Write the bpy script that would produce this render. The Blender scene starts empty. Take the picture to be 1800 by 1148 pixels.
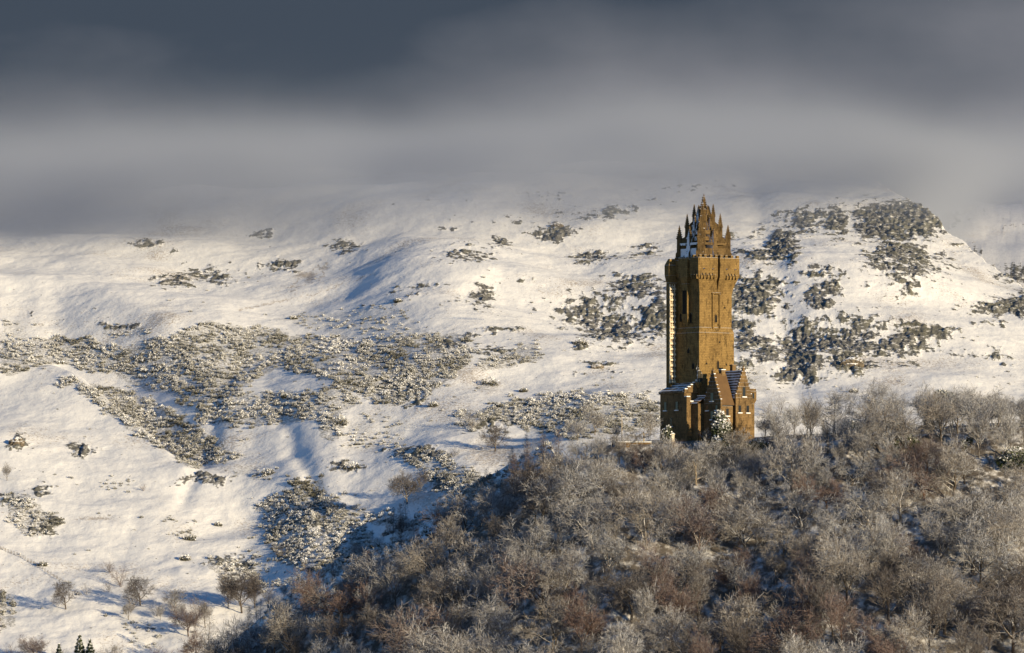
import bpy, math, random
import numpy as np
from mathutils import Vector, Matrix

# ------------------------------------------------------------------ camera, world, sun, exposure
S = bpy.context.scene
COL = S.collection
F, CX, HR, YT = 12500.0, 900.0, 1135.0, 2000.0      # focal length in photo pixels, optical column, horizon row, tower distance
M = YT / F                                          # metres per photo pixel at the tower
cam_d = bpy.data.cameras.new('camera')
cam_d.sensor_width = 36.0
cam_d.lens = 36.0 * F / 1800.0
cam_d.shift_y = (HR - 574.0) / 1800.0
cam_d.clip_start, cam_d.clip_end = 10.0, 60000.0
cam = bpy.data.objects.new('camera', cam_d); COL.objects.link(cam)
cam.location = (0, 0, 0); cam.rotation_euler = (math.radians(90), 0, 0)
S.camera = cam

SUN_AZ, SUN_EL = math.radians(42.0), math.radians(9.3)    # azimuth: to the right of straight behind the camera
sdir = Vector((math.sin(SUN_AZ) * math.cos(SUN_EL), -math.cos(SUN_AZ) * math.cos(SUN_EL), math.sin(SUN_EL)))
sun_d = bpy.data.lights.new('sun', 'SUN')
sun_d.energy = 4.5; sun_d.angle = math.radians(0.5); sun_d.color = (1.0, 0.815, 0.515)
sun = bpy.data.objects.new('sun', sun_d); COL.objects.link(sun)
sun.rotation_euler = sdir.to_track_quat('Z', 'Y').to_euler()
sun.location = (600, -200, 400)

W = bpy.data.worlds.new('World'); S.world = W; W.use_nodes = True
wn, wl = W.node_tree.nodes, W.node_tree.links
wn.clear()
def wnode(t, **kw):
    n = wn.new(t)
    for k, v in kw.items(): setattr(n, k, v)
    return n
sky = wnode('ShaderNodeTexSky', sky_type='NISHITA', sun_disc=False)
sky.sun_elevation = SUN_EL
sky.sun_rotation = math.pi - SUN_AZ
sky.altitude = 100; sky.air_density = 1.0; sky.dust_density = 0.0; sky.ozone_density = 5.0
bg1 = wnode('ShaderNodeBackground'); bg1.inputs['Strength'].default_value = 0.084
wl.new(sky.outputs[0], bg1.inputs['Color'])
# the overcast bank over the hills to the north, laid out by direction in the sky
tc = wnode('ShaderNodeTexCoord')
mp = wnode('ShaderNodeMapping'); mp.inputs['Scale'].default_value = (15, 15, 30)
wl.new(tc.outputs['Generated'], mp.inputs['Vector'])
nz = wnode('ShaderNodeTexNoise'); nz.inputs['Scale'].default_value = 1.0; nz.inputs['Detail'].default_value = 6.0; nz.inputs['Roughness'].default_value = 0.5
wl.new(mp.outputs[0], nz.inputs['Vector'])
rp = wnode('ShaderNodeValToRGB')
rp.color_ramp.elements[0].position = 0.25; rp.color_ramp.elements[0].color = (0.034, 0.045, 0.062, 1)
rp.color_ramp.elements[1].position = 0.85; rp.color_ramp.elements[1].color = (0.165, 0.165, 0.18, 1)
sx = wnode('ShaderNodeSeparateXYZ'); wl.new(tc.outputs['Generated'], sx.inputs[0])
east = wnode('ShaderNodeMath', operation='MULTIPLY_ADD'); wl.new(sx.outputs['X'], east.inputs[0]); east.inputs[1].default_value = 1.9   # the bank thins towards the east
wl.new(nz.outputs['Fac'], east.inputs[2])
down = wnode('ShaderNodeMath', operation='MULTIPLY_ADD'); wl.new(sx.outputs['Z'], down.inputs[0]); down.inputs[1].default_value = -17.0; wl.new(east.outputs[0], down.inputs[2])
dn2 = wnode('ShaderNodeMath', operation='ADD'); wl.new(down.outputs[0], dn2.inputs[0]); dn2.inputs[1].default_value = 1.31
wl.new(dn2.outputs[0], rp.inputs[0])
bg2 = wnode('ShaderNodeBackground'); bg2.inputs['Strength'].default_value = 1.0
wl.new(rp.outputs[0], bg2.inputs['Color'])
mr = wnode('ShaderNodeMapRange', interpolation_type='SMOOTHSTEP'); wl.new(sx.outputs['Y'], mr.inputs[0])
mr.inputs[1].default_value = 0.45; mr.inputs[2].default_value = 0.85
mz = wnode('ShaderNodeMapRange', interpolation_type='SMOOTHSTEP'); wl.new(sx.outputs['Z'], mz.inputs[0])
mz.inputs[1].default_value = 0.55; mz.inputs[2].default_value = 0.2
mu = wnode('ShaderNodeMath', operation='MULTIPLY'); wl.new(mr.outputs[0], mu.inputs[0]); wl.new(mz.outputs[0], mu.inputs[1])
mx = wnode('ShaderNodeMixShader'); wl.new(mu.outputs[0], mx.inputs[0]); wl.new(bg1.outputs[0], mx.inputs[1]); wl.new(bg2.outputs[0], mx.inputs[2])
wo = wnode('ShaderNodeOutputWorld'); wl.new(mx.outputs[0], wo.inputs['Surface'])

S.view_settings.view_transform = 'Standard'; S.view_settings.look = 'None'
S.view_settings.exposure = 0.7; S.view_settings.gamma = 1.0
S.render.engine = 'CYCLES'
S.cycles.max_bounces = 6; S.cycles.diffuse_bounces = 3; S.cycles.glossy_bounces = 1
S.cycles.volume_bounces = 3; S.cycles.transparent_max_bounces = 4
S.cycles.use_denoising = True
S.cycles.pixel_filter_type = 'BLACKMAN_HARRIS'; S.cycles.filter_width = 1.5

# ------------------------------------------------------------------ helpers
RS = np.random.RandomState
def P(u, r, y=YT):                                   # photo pixel -> world point at distance y
    return Vector(((u - CX) / F * y, y, (HR - r) / F * y))

def mesh_np(name, verts, faces, mats, smooth=False, attrs=None, fmat=None):
    """verts (n,3), faces list of int arrays (m,k) -> mesh"""
    me = bpy.data.meshes.new(name)
    verts = np.asarray(verts, np.float32)
    fl = [np.asarray(f, np.int32) for f in (faces if isinstance(faces, list) else [faces]) if len(f)]
    tot = np.concatenate([np.full(len(f), f.shape[1], np.int32) for f in fl])
    loops = np.concatenate([f.ravel() for f in fl])
    start = np.concatenate([[0], np.cumsum(tot)[:-1]]).astype(np.int32)
    me.vertices.add(len(verts)); me.loops.add(len(loops)); me.polygons.add(len(tot))
    me.vertices.foreach_set('co', verts.ravel())
    me.loops.foreach_set('vertex_index', loops)
    me.polygons.foreach_set('loop_start', start)
    me.polygons.foreach_set('loop_total', tot)
    if fmat is not None: me.polygons.foreach_set('material_index', np.asarray(fmat, np.int32))
    me.polygons.foreach_set('use_smooth', np.full(len(tot), smooth, bool))
    for k, v in (attrs or {}).items():
        a = me.attributes.new(k, 'FLOAT', 'POINT'); a.data.foreach_set('value', np.asarray(v, np.float32).ravel())
    for m in (mats if isinstance(mats, (list, tuple)) else [mats]): me.materials.append(m)
    me.update(); me.validate()
    return me

def link(name, me, parent=None, loc=None):
    o = bpy.data.objects.new(name, me); COL.objects.link(o)
    if parent: o.parent = parent
    if loc is not None: o.location = loc
    return o

def tag(o, label=None, cat=None, group=None, kind=None):
    if label: o['label'] = label
    if cat: o['category'] = cat
    if group: o['group'] = group
    if kind: o['kind'] = kind
    return o

def empty(name, loc=(0, 0, 0), rz=0.0):
    o = link(name, None, None, loc); o.rotation_euler = (0, 0, rz); o.empty_display_size = 1
    return o

def noise2(x, y, seed=0):
    """gradient noise, about -0.7..0.7"""
    x = np.asarray(x, float); y = np.asarray(y, float)
    xi = np.floor(x).astype(np.int64); yi = np.floor(y).astype(np.int64)
    xf = x - xi; yf = y - yi
    def g(ix, iy, dx, dy):
        h = (ix * 374761393 + iy * 668265263 + seed * 2147483647) & 0xffffffff
        h = ((h ^ (h >> 13)) * 1274126177) & 0xffffffff
        h = (h ^ (h >> 16)) & 0xffff
        a = h * (2 * math.pi / 65536.0)
        return np.cos(a) * dx + np.sin(a) * dy
    u = xf ** 3 * (xf * (xf * 6 - 15) + 10); v = yf ** 3 * (yf * (yf * 6 - 15) + 10)
    n0 = g(xi, yi, xf, yf) * (1 - u) + g(xi + 1, yi, xf - 1, yf) * u
    n1 = g(xi, yi + 1, xf, yf - 1) * (1 - u) + g(xi + 1, yi + 1, xf - 1, yf - 1) * u
    return n0 * (1 - v) + n1 * v
def fbm(x, y, o=4, seed=0, gain=0.5):
    t = 0; a = 1.0; f = 1.0
    for i in range(o):
        t = t + a * noise2(x * f, y * f, seed + i * 17); a *= gain; f *= 2.03
    return t
def sstep(a, b, x):
    t = np.clip((x - a) / (b - a), 0, 1); return t * t * (3 - 2 * t)
def in_poly(px, py, poly):
    px = np.asarray(px); py = np.asarray(py); c = np.zeros(px.shape, bool); n = len(poly)
    for i in range(n):
        x1, y1 = poly[i]; x2, y2 = poly[(i + 1) % n]
        if y1 == y2: continue
        k = ((y1 > py) != (y2 > py)) & (px < (x2 - x1) * (py - y1) / (y2 - y1) + x1)
        c ^= k
    return c

class NT:
    """small node-tree writer"""
    def __init__(s, name):
        s.m = bpy.data.materials.new(name); s.m.use_nodes = True
        s.n, s.l = s.m.node_tree.nodes, s.m.node_tree.links
        s.b = s.n['Principled BSDF']; s.out = s.n['Material Output']
        s.b.inputs['Roughness'].default_value = 0.85
        s.b.inputs['Specular IOR Level'].default_value = 0.15
    def put(s, sock, v):
        if isinstance(v, bpy.types.NodeSocket): s.l.new(v, sock)
        elif isinstance(v, (tuple, list)): sock.default_value = tuple(v) + ((1,) if len(v) == 3 and len(sock.default_value) == 4 else ())
        else: sock.default_value = v
    def coord(s, scale=(1, 1, 1), kind='Object'):
        t = s.n.new('ShaderNodeTexCoord'); m = s.n.new('ShaderNodeMapping')
        s.l.new(t.outputs[kind], m.inputs['Vector']); m.inputs['Scale'].default_value = scale
        return m.outputs[0]
    def noise(s, vec, scale, detail=4, rough=0.55):
        n = s.n.new('ShaderNodeTexNoise'); s.l.new(vec, n.inputs['Vector'])
        n.inputs['Scale'].default_value = scale; n.inputs['Detail'].default_value = detail; n.inputs['Roughness'].default_value = rough
        return n.outputs['Fac']
    def math(s, op, a, b=0.0, clamp=False):
        n = s.n.new('ShaderNodeMath'); n.operation = op; n.use_clamp = clamp
        s.put(n.inputs[0], a); s.put(n.inputs[1], b); return n.outputs[0]
    def rng(s, v, a, b, c=0.0, d=1.0):
        n = s.n.new('ShaderNodeMapRange'); n.interpolation_type = 'SMOOTHSTEP'
        s.put(n.inputs[0], v)
        for i, q in enumerate((a, b, c, d)): n.inputs[i + 1].default_value = q
        return n.outputs[0]
    def mix(s, f, a, b, mode='MIX'):
        n = s.n.new('ShaderNodeMix'); n.data_type = 'RGBA'; n.blend_type = mode
        s.put(n.inputs[0], f); s.put(n.inputs[6], a); s.put(n.inputs[7], b); return n.outputs[2]
    def ramp(s, f, *els):
        n = s.n.new('ShaderNodeValToRGB'); s.put(n.inputs[0], f); r = n.color_ramp
        while len(r.elements) < len(els): r.elements.new(0.5)
        for e, (p, c) in zip(r.elements, els): e.position = p; e.color = tuple(c) + (1,)
        return n.outputs[0]
    def attr(s, name):
        n = s.n.new('ShaderNodeAttribute'); n.attribute_name = name; return n.outputs['Fac']
    def normal(s):
        n = s.n.new('ShaderNodeNewGeometry'); x = s.n.new('ShaderNodeSeparateXYZ'); s.l.new(n.outputs['Normal'], x.inputs[0]); return x.outputs, n
    def bump(s, h, strength, dist):
        n = s.n.new('ShaderNodeBump'); s.put(n.inputs['Height'], h); n.inputs['Strength'].default_value = strength; n.inputs['Distance'].default_value = dist
        s.l.new(n.outputs[0], s.b.inputs['Normal'])
    def col(s, c): s.put(s.b.inputs['Base Color'], c); return s.m

SNOW = (0.84, 0.85, 0.88)
# ------------------------------------------------------------------ terrain: one sheet, wooded craig in front, glen and snowy hills behind
def tab(xs, ys, w=18.0):                             # polyline with its corners rounded
    off = np.linspace(-1.6, 1.6, 9) * w; g = np.exp(-np.linspace(-1.6, 1.6, 9) ** 2); g /= g.sum()
    return lambda u: sum(gk * np.interp(np.asarray(u) + o, xs, ys) for o, gk in zip(off, g))
crest_row = tab([-400, 250, 420, 500, 600, 700, 830, 900, 1000, 1050, 1085, 1330, 1450, 1600, 1800, 1940, 2260],
                [1300, 1265, 1190, 1125, 1050, 1000, 925, 880, 820, 790, 776, 768, 762, 752, 742, 790, 1080])
DK = np.array([2320, 2390, 2480, 2580, 2690, 2810, 2940, 3080, 3260.])
HB = {  # photo rows of the hillside at those distances, per column
    -400: [1185, 1085, 960, 815, 680, 550, 440, 372, 348], 0: [1185, 1085, 955, 810, 680, 550, 445, 374, 346], 200: [1185, 1080, 950, 815, 685, 550, 440, 366, 338],
    420: [1185, 1070, 940, 815, 675, 550, 445, 352, 325], 600: [1110, 1000, 885, 775, 655, 545, 440, 338, 312], 850: [1030, 900, 825, 735, 620, 520, 420, 328, 302],
    1060: [1010, 860, 780, 715, 620, 520, 415, 318, 296], 1330: [1010, 870, 790, 725, 630, 520, 415, 316, 296], 1600: [1030, 890, 800, 725, 630, 520, 425, 340, 312],
    1800: [1040, 900, 805, 735, 645, 530, 430, 348, 320], 2300: [1050, 900, 805, 735, 645, 560, 480, 420, 400]}
HBU = np.array(sorted(HB)); HBT = np.array([HB[k] for k in HBU], float)
sil = tab([-400, 1500, 1560, 1600, 1640, 1660, 1700, 1740, 1760, 1800, 1900, 2300], [262, 290, 332, 353, 376, 398, 434, 462, 478, 508, 585, 760])
ridgeA = tab([-400, 0, 60, 100, 150, 250, 340, 420, 520], [632, 654, 650, 654, 688, 757, 828, 880, 930])

# rock outcrops and crags: column, row, half width, half height, strength
CRAGS = [(262,427,26,5,1),(380,485,26,12,1),(308,493,34,10,.9),(340,480,20,8,.7),(497,466,30,9,1.1),(604,432,24,9,1.1),(458,412,20,7,.8),(440,470,30,8,.6),(300,440,20,4,.4),
 (790,400,14,8,.6),(882,424,17,9,1),(830,447,50,16,.75),(800,450,22,12,.7),(972,410,32,12,1.15),(1082,372,28,10,.95),(1045,380,30,8,.7),(1040,452,34,9,.95),(1000,375,50,8,.5),(1142,440,18,9,.8),(1105,448,16,9,.6),
 (850,520,22,16,1),(745,503,26,8,.8),(700,505,10,5,.8),(700,530,10,4,.6),(720,515,30,6,.5),(640,540,10,4,.6),(805,530,30,6,.5),(920,490,20,6,.6),(760,345,40,5,.35),(960,345,60,8,.45),(1190,330,60,8,.5),(1140,352,16,6,.6),(900,385,40,7,.5),(1265,325,25,6,.45),
 (1030,550,50,26,.95),(1085,575,55,26,1.05),(1120,505,50,22,.95),(1150,560,30,34,.95),(1070,525,60,22,.6),(1010,535,26,14,.7),
 (1342,446,40,13,.85),(1376,434,24,24,1.15),(1310,445,24,9,.7),(1345,452,34,9,.9),(1290,418,20,6,.6),(1325,418,14,8,.6),(1352,400,20,10,.6),(1414,390,24,18,1),(1470,388,18,24,1.1),(1395,378,30,8,.7),(1440,372,22,8,.7),(1512,380,26,14,.7),
 (1590,386,60,22,1.7),(1560,398,44,18,1.4),(1622,394,28,18,1.4),(1545,378,40,10,1.2),(1545,455,28,18,.75),(1575,440,30,22,1),(1610,450,24,20,.9),(1590,480,34,26,.85),(1552,470,20,16,.8),(1655,452,26,10,.6),(1640,478,30,14,.6),(1672,470,30,9,.5),(1600,520,34,8,.5),(1505,430,10,6,.6),(1525,500,16,6,.5),
 (1445,478,32,8,.95),(1455,508,26,12,1),(1438,530,24,12,1.0),(1470,498,12,14,.9),(1425,510,12,8,.7),(1330,520,46,30,1.05),(1300,525,26,26,1.0),(1365,500,16,12,.9),(1320,545,40,10,.9),(1290,560,30,26,.8),(1310,575,24,12,.9),(1345,548,20,6,.7),
 (1335,600,34,12,1),(1310,600,24,20,.85),(1355,625,30,16,.85),(1300,640,20,12,.8),(1390,610,24,20,.9),(1425,600,44,34,.95),(1410,632,34,20,1.05),(1395,655,30,18,1.1),(1420,655,20,20,1),(1490,637,30,16,1.15),(1470,600,40,24,.9),(1500,590,40,18,.85),(1520,580,36,22,.9),(1560,610,40,16,.9),(1590,600,26,24,1.05),(1620,590,34,12,1.0),(1655,582,26,10,.95),(1600,575,50,10,.7),(1560,565,40,10,.6),(1470,560,50,14,.6),(1430,570,30,12,.7),(1640,610,30,6,.6),(1540,640,40,8,.6),(1700,622,30,8,.55),(1745,624,26,9,.65),(1770,640,20,6,.4),(1600,640,30,6,.5),(1450,648,20,10,.7),(1520,610,30,14,.8),
 (1770,540,60,14,1),(1740,538,30,10,.8),(1800,530,30,14,.95),(1720,440,14,6,.7),(1790,482,32,14,.9),(1760,470,24,7,.7),(1690,440,40,10,.4),(1740,568,30,6,.6),(1790,400,30,10,.45),
 (880,580,40,4,.9),(1020,607,14,7,1.2),(870,617,30,9,.8),(905,632,30,9,.5),(1050,640,30,5,.8),(1060,644,12,7,.7),(1090,655,24,5,.6),(1010,655,16,4,.5),(720,690,26,22,.95),(690,680,26,18,.8),(640,600,40,6,.5),(830,590,24,7,.8),
 (30,776,17,13,1.1),(140,788,24,10,1),(365,842,34,9,1),(395,838,10,6,.8),(25,880,30,10,.9),(72,866,12,9,1),(85,920,20,10,.8),(75,930,26,12,.9),(735,797,44,10,.9),(780,850,20,20,.8),(545,910,40,22,.9),(590,740,22,7,.9),(620,822,18,6,.8),(590,818,20,8,.9),(405,985,40,10,.8),(425,1000,22,10,.9),
 (790,605,40,10,.7),(550,650,40,14,.5),(1140,690,20,6,.6),(910,740,40,10,.8),(850,745,30,12,.8),(215,575,30,6,.9),(155,545,18,5,.6),(60,555,14,5,.6),(330,635,40,8,.5),(100,570,60,8,.4)]
# gorse and scrub thickets as outlines in the photo: density, outline
GORSE = [
 (1.0, [(250,605),(300,590),(360,570),(440,573),(520,592),(600,592),(640,602),(740,590),(800,585),(835,618),(800,660),(760,690),(700,715),(640,700),(560,665),(480,645),(420,690),(350,715),(318,712),(290,660)]),
 (.9, [(0,600),(60,598),(140,592),(200,610),(250,612),(300,650),(330,700),(270,690),(200,660),(100,640),(0,662)]),
 (1.15, [(98,663),(180,678),(260,700),(330,740),(385,780),(420,806),(340,826),(250,768),(160,705)]),
 (1.0, [(340,722),(420,697),(520,690),(600,680),(630,715),(560,742),(450,748),(350,745)]),
 (1.1, [(805,728),(900,703),(1000,690),(1120,695),(1165,720),(1165,748),(1050,765),(1000,770),(940,760),(880,742),(815,755)]),
 (1.05, [(450,888),(520,860),(590,878),(640,920),(660,955),(630,1000),(560,1010),(490,990),(470,940)]),
 (1.0, [(690,788),(780,800),(830,832),(890,850),(850,875),(780,872),(740,832)]), (.8, [(835,640),(890,620),(940,602),(952,630),(900,646),(850,648)]),
 (.9, [(500,838),(560,848),(600,880),(530,872)]), (.9, [(610,890),(740,915),(720,938),(650,920)]), (.8, [(360,985),(440,985),(470,1040),(400,1035)]),
 (.8, [(0,865),(50,870),(105,925),(60,945),(20,920)]), (.8, [(-10,1040),(25,1050),(22,1098),(-10,1110)]), (.8, [(555,735),(608,735),(600,772),(572,775)]),
 (.6, [(575,810),(640,815),(610,832)]), (.45, [(480,560),(640,600),(760,590),(700,540),(560,550)]), (.4, [(640,720),(720,740),(700,800),(600,790)]), (.5, [(420,815),(480,828),(470,845),(410,835)]),
 (.5, [(180,570),(265,572),(250,592),(190,588)]), (.5, [(1200,650),(1345,645),(1350,690),(1200,700)]), (.35, [(700,1010),(480,1040),(420,960),(480,930)]), (.4, [(230,1080),(300,1120),(260,1148),(170,1060)]), (.35, [(280,900),(350,930),(340,960),(300,940)]),
 (.5, [(0,560),(40,565),(60,600),(0,600)]), (.45, [(840,670),(880,675),(870,690),(835,688)]), (.3, [(120,840),(270,840),(240,870),(130,860)]) ]

uu = np.concatenate([np.arange(-420, -40, 8.0), np.arange(-40, 1845, 1.75), np.arange(1845, 2260, 8.0)])
yy = np.concatenate([np.arange(1560, 1850, 8.0), np.arange(1850, 2010, 2.0), np.arange(2010, 2110, 1.3), np.arange(2110, 2320, 9.0), np.arange(2320, 3100, 1.15), np.arange(3100, 3280, 2.5), np.arange(3280, 4400, 22.0)])
U, Y = np.meshgrid(uu, yy, indexing='ij')
X = (U - CX) / F * Y

def hill_rows(U, Y):
    iu = np.clip(np.searchsorted(HBU, U[:, 0]) - 1, 0, len(HBU) - 2)
    t = ((U[:, 0] - HBU[iu]) / (HBU[iu + 1] - HBU[iu])); t = np.clip(t, 0, 1); t = t * t * (3 - 2 * t)
    rows = HBT[iu] * (1 - t[:, None]) + HBT[iu + 1] * t[:, None]           # (nu, knots)
    yv = Y[0]; k = np.clip(np.searchsorted(DK, yv) - 1, 0, len(DK) - 2)
    f = (yv - DK[k]) / (DK[k + 1] - DK[k])
    # Catmull-Rom along the distance
    def kn(i): return rows[:, np.clip(i, 0, len(DK) - 1)]
    p0, p1, p2, p3 = kn(k - 1), kn(k), kn(k + 1), kn(k + 2)
    fc = np.clip(f, 0, 1)[None, :]
    r = 0.5 * ((2 * p1) + (-p0 + p2) * fc + (2 * p0 - 5 * p1 + 4 * p2 - p3) * fc ** 2 + (-p0 + 3 * p1 - 3 * p2 + p3) * fc ** 3)
    r = np.where(f[None, :] > 1, rows[:, -1:] + 0 * r, r)
    return r

def build_height():
    R = hill_rows(U, Y)
    far = sstep(2300, 2650, Y)
    n1 = fbm(X / 150 + 3, Y / 190, 3, 5); n2 = fbm(X / 46, Y / 60 + 9, 3, 11); n3 = fbm(X / 14, Y / 17, 3, 23)
    wv = noise2(X / 300 + 7.7, Y / 60 + X / 110, 31)                          # long drifts and terraces that run along the slope
    Zr = (HR - R) / F * Y
    Zr = np.where(Y < DK[0], np.maximum(Zr - (DK[0] - Y) * 0.30, -14), Zr)      # flat floor of the glen, out of sight behind the craig
    dom = np.exp(-(((U - 760) / 190) ** 2 + ((Y - 2890) / 130) ** 2)) * 8 + np.exp(-(((U - 1500) / 170) ** 2 + ((Y - 2850) / 120) ** 2)) * 7 \
        - np.exp(-(((U - 560) / 120) ** 2 + ((Y - 2800) / 110) ** 2)) * 5 - np.exp(-(((U - 1390 + (Y - 2700) * .18) / 26) ** 2)) * sstep(2520, 2600, Y) * 1.1
    Zh = Zr + dom + (n1 * 9 + wv * 5) * (0.35 + 0.65 * far) + (n2 * 2.6 + n3 * 0.8) * (1 - .45 * far)
    # right-hand silhouette of the near hill; the far hill behind it
    zs = (HR - sil(U) + sstep(1560, 1620, U) * (11 * noise2(U / 24, U * 0 + .7, 81) + 4 * noise2(U / 9, U * 0 + 2.7, 82))) / F * Y
    over = np.maximum(Zh - zs, 0)
    first = np.where(over > 0, Y, 1e9).min(axis=1, keepdims=True)
    drop = np.clip(Y - first, 0, None) * 0.16 * (U > 1540)
    Zh = np.where(over > 0, zs + 0.25 * n3 + 0.4 * n2, Zh) - drop * (over > 0)
    rf = np.interp(Y, [3100, 3150, 3300, 3450, 3650, 3950, 4200], [700, 560, 470, 415, 360, 318, 300])
    Zf = (HR - rf) / F * Y + n1 * 5 + n2 * 1.5 + n3 * .5
    Zh = np.where(Y > 3060, np.maximum(Zh, Zf), Zh)
    # near left spur: the slope breaks off into a gully behind its skyline
    rA = ridgeA(U[:, 0]); yc = np.array([np.interp(-q, -np.minimum.accumulate(row), Y[0]) for q, row in zip(rA, R)])
    k = np.exp(-np.linspace(-2, 2, 21) ** 2); yc = np.convolve(np.pad(yc, 10, 'edge'), k / k.sum(), 'valid')[:, None] + 7 * noise2(U / 45, U * 0 + 3.3, 2)
    tt = Y - yc
    g_ = 9.5 * sstep(440, 220, U)
    Zh = Zh - g_ * sstep(0, 34, tt) * (1 - sstep(60, 190, tt)) + .8 * np.exp(-(tt / 18) ** 2) * sstep(330, 200, U)
    # a smaller gully that drains the gorse slope
    tg = U - (335 + (Y - 2560) * .5 + 14 * n2); Zh = Zh - 1.1 * np.exp(-(tg / 16) ** 2) * sstep(2500, 2560, Y) * sstep(2800, 2700, Y)
    tg = U - (560 - (Y - 2500) * .5 + 22 * n2); Zh = Zh - 1.2 * np.exp(-(tg / 18) ** 2) * sstep(2380, 2450, Y) * sstep(2700, 2600, Y)
    # wooded craig: steep face towards us, flat terrace by the tower, glen on its far side
    zc = (HR - crest_row(U)) / F * 2000.0
    dc = 2000 - Y
    rightflat = sstep(1300, 1500, U)
    flat = 14 + 22 * rightflat
    face = 0.10 * np.clip(dc, 0, flat) + 0.60 * np.clip(dc - flat, 0, 155) + 0.12 * np.clip(dc - flat - 155, 0, None)
    bank = sstep(1040, 960, U) * sstep(300, 420, U)                            # west of the tower the ground rises again to a bank in the wood's shade
    bw = 62 + 10 * noise2(X / 30, X * 0 + 4.4, 77)
    back = (0.02 * np.clip(-dc, 0, 18) + 0.55 * np.clip(-dc - 18, 0, None)) * (1 - bank) + bank * (-0.20 * np.clip(-dc - 6, 0, bw) + 0.75 * np.clip(-dc - 6 - bw, 0, None))
    rough = (n2 * 1.8 + n3 * 1.0) * sstep(2, 30, dc) + n3 * .25
    Zc = zc - np.where(dc > 0, face, back) + rough
    Z = np.maximum(Zh * (Y >= 2002) + -1e3 * (Y < 2002), Zc)
    wood = (((Zc >= Zh) | (Y < 2002)) & (Y < 2030)).astype(float)
    return Z, wood, n1, n2, n3

Zt, woodm, n1, n2, n3 = build_height()
Rt = HR - Zt / Y * F
vis = np.minimum.accumulate(np.where(Y < 2002, 1e4, Rt), axis=1)              # skyline so far, per column (craig left out)
def ground(u, r):
    """first hill surface seen at photo pixel (u, r), beyond the craig"""
    i = int(np.clip(np.searchsorted(uu, u), 0, len(uu) - 1))
    j = int(np.argmax(vis[i] <= r))
    if vis[i, j] > r: return None
    return Vector((X[i, j], Y[i, j], Zt[i, j]))
def gz(u, y):
    i = int(np.clip(np.searchsorted(uu, u), 0, len(uu) - 1)); return float(np.interp(y, yy, Zt[i]))
def gzx(x, y): return gz(CX + x / y * F, y)

# crags: relief, then bare rock where it is steep and broken
hidden = Rt > vis + 0.5
rock = np.zeros_like(Zt)
far2 = (Y > 2016)
wu = U + 14 * fbm(X / 9, Y / 14, 3, 41); wr = Rt + 9 * fbm(X / 8 + 5, Y / 13, 3, 43)
for (cx, cy, rx, ry, st) in CRAGS:
    rx *= 1.3; ry *= 1.35
    if cx > 1290: st *= 1.12
    i0, i1 = np.searchsorted(uu, [cx - 2.2 * rx - 12, cx + 2.2 * rx + 12])
    q = ((wu[i0:i1] - cx) / rx) ** 2 + ((wr[i0:i1] - cy) / ry) ** 2
    v = st * np.exp(-q * 0.9) * far2[i0:i1] * ~hidden[i0:i1]
    rock[i0:i1] = np.maximum(rock[i0:i1], v)
cn = fbm(X / 5.5, Y / 10, 4, 51, .6)
cn2 = fbm(X / 2.6 + Y / 30, Y / 7, 3, 53, .6)
rk = np.clip(rock * 1.05 - 0.33 + cn * 0.55 + cn2 * 0.40, 0, 1)
ledge = noise2(X / 22, Zt / 2.3 + X / 30, 57)
rk = rk * np.clip(1.0 - 1.6 * np.clip(ledge - 0.12, 0, 1) * (rock < 1.05), 0, 1)
rockm = np.clip(rk * 1.5, 0, 1)
gors = np.zeros_like(Zt)
for dn, poly in GORSE:
    us = [p[0] for p in poly]; i0, i1 = np.searchsorted(uu, [min(us) - 20, max(us) + 20])
    m = in_poly(wu[i0:i1], wr[i0:i1], poly) & far2[i0:i1] & ~hidden[i0:i1]
    gors[i0:i1] = np.maximum(gors[i0:i1], m * dn)
cn3 = np.abs(fbm(X / 3.4 + 2, Y / 9, 3, 55, .55))
Zd = Zt + rockm * (0.3 + 1.9 * np.abs(cn) + 0.9 * cn2 - 1.1 * cn3) * np.clip(rock, 0, 1.2) * 0.95
Zd += np.where(far2, 0.07 * fbm(X / 3.2, Y / 4.5, 3, 61), 0)
# thin grass showing through the snow
grass = np.clip(0.25 + 0.9 * fbm(X / 42, Y / 60, 4, 71) + 0.15 * n3, 0, 1)
for (cx, cy, rx, ry, st) in [(170,912,50,8,1.0),(30,750,60,10,.6),(700,640,80,40,.3),(780,720,110,50,.75),(760,880,70,30,.9),(870,800,90,40,.9),(240,770,60,12,.7),(1080,680,80,20,.7),(640,770,90,40,.6),(540,485,26,10,1.2),(520,505,10,8,1.0),(570,470,8,12,1.0),(440,930,50,30,.7),(320,940,60,30,.6),(260,1040,80,30,.6),(1640,640,140,24,.7),(300,610,70,14,.6),(880,400,60,10,.4),(60,990,60,6,.6)]:
    grass = np.maximum(grass, st * np.exp(-(((wu - cx) / rx) ** 2 + ((wr - cy) / ry) ** 2)) * far2)
for a, b in [((505,508),(560,466)),((560,466),(570,486)),((570,486),(512,512)),((420,545),(560,515)),((560,515),(660,480)),((0,963),(60,990)),((60,990),(110,1022))]:   # paths and burn banks
    ax, ay = a; bx, by = b; L2 = (bx - ax) ** 2 + (by - ay) ** 2
    t = np.clip(((U - ax) * (bx - ax) + (Rt - ay) * (by - ay)) / L2, 0, 1)
    dd = np.hypot(U + 5 * cn - ax - t * (bx - ax), Rt + 4 * cn2 - ay - t * (by - ay))
    grass = np.maximum(grass, 0.95 * np.exp(-(dd / 3.0) ** 2) * far2)

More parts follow.
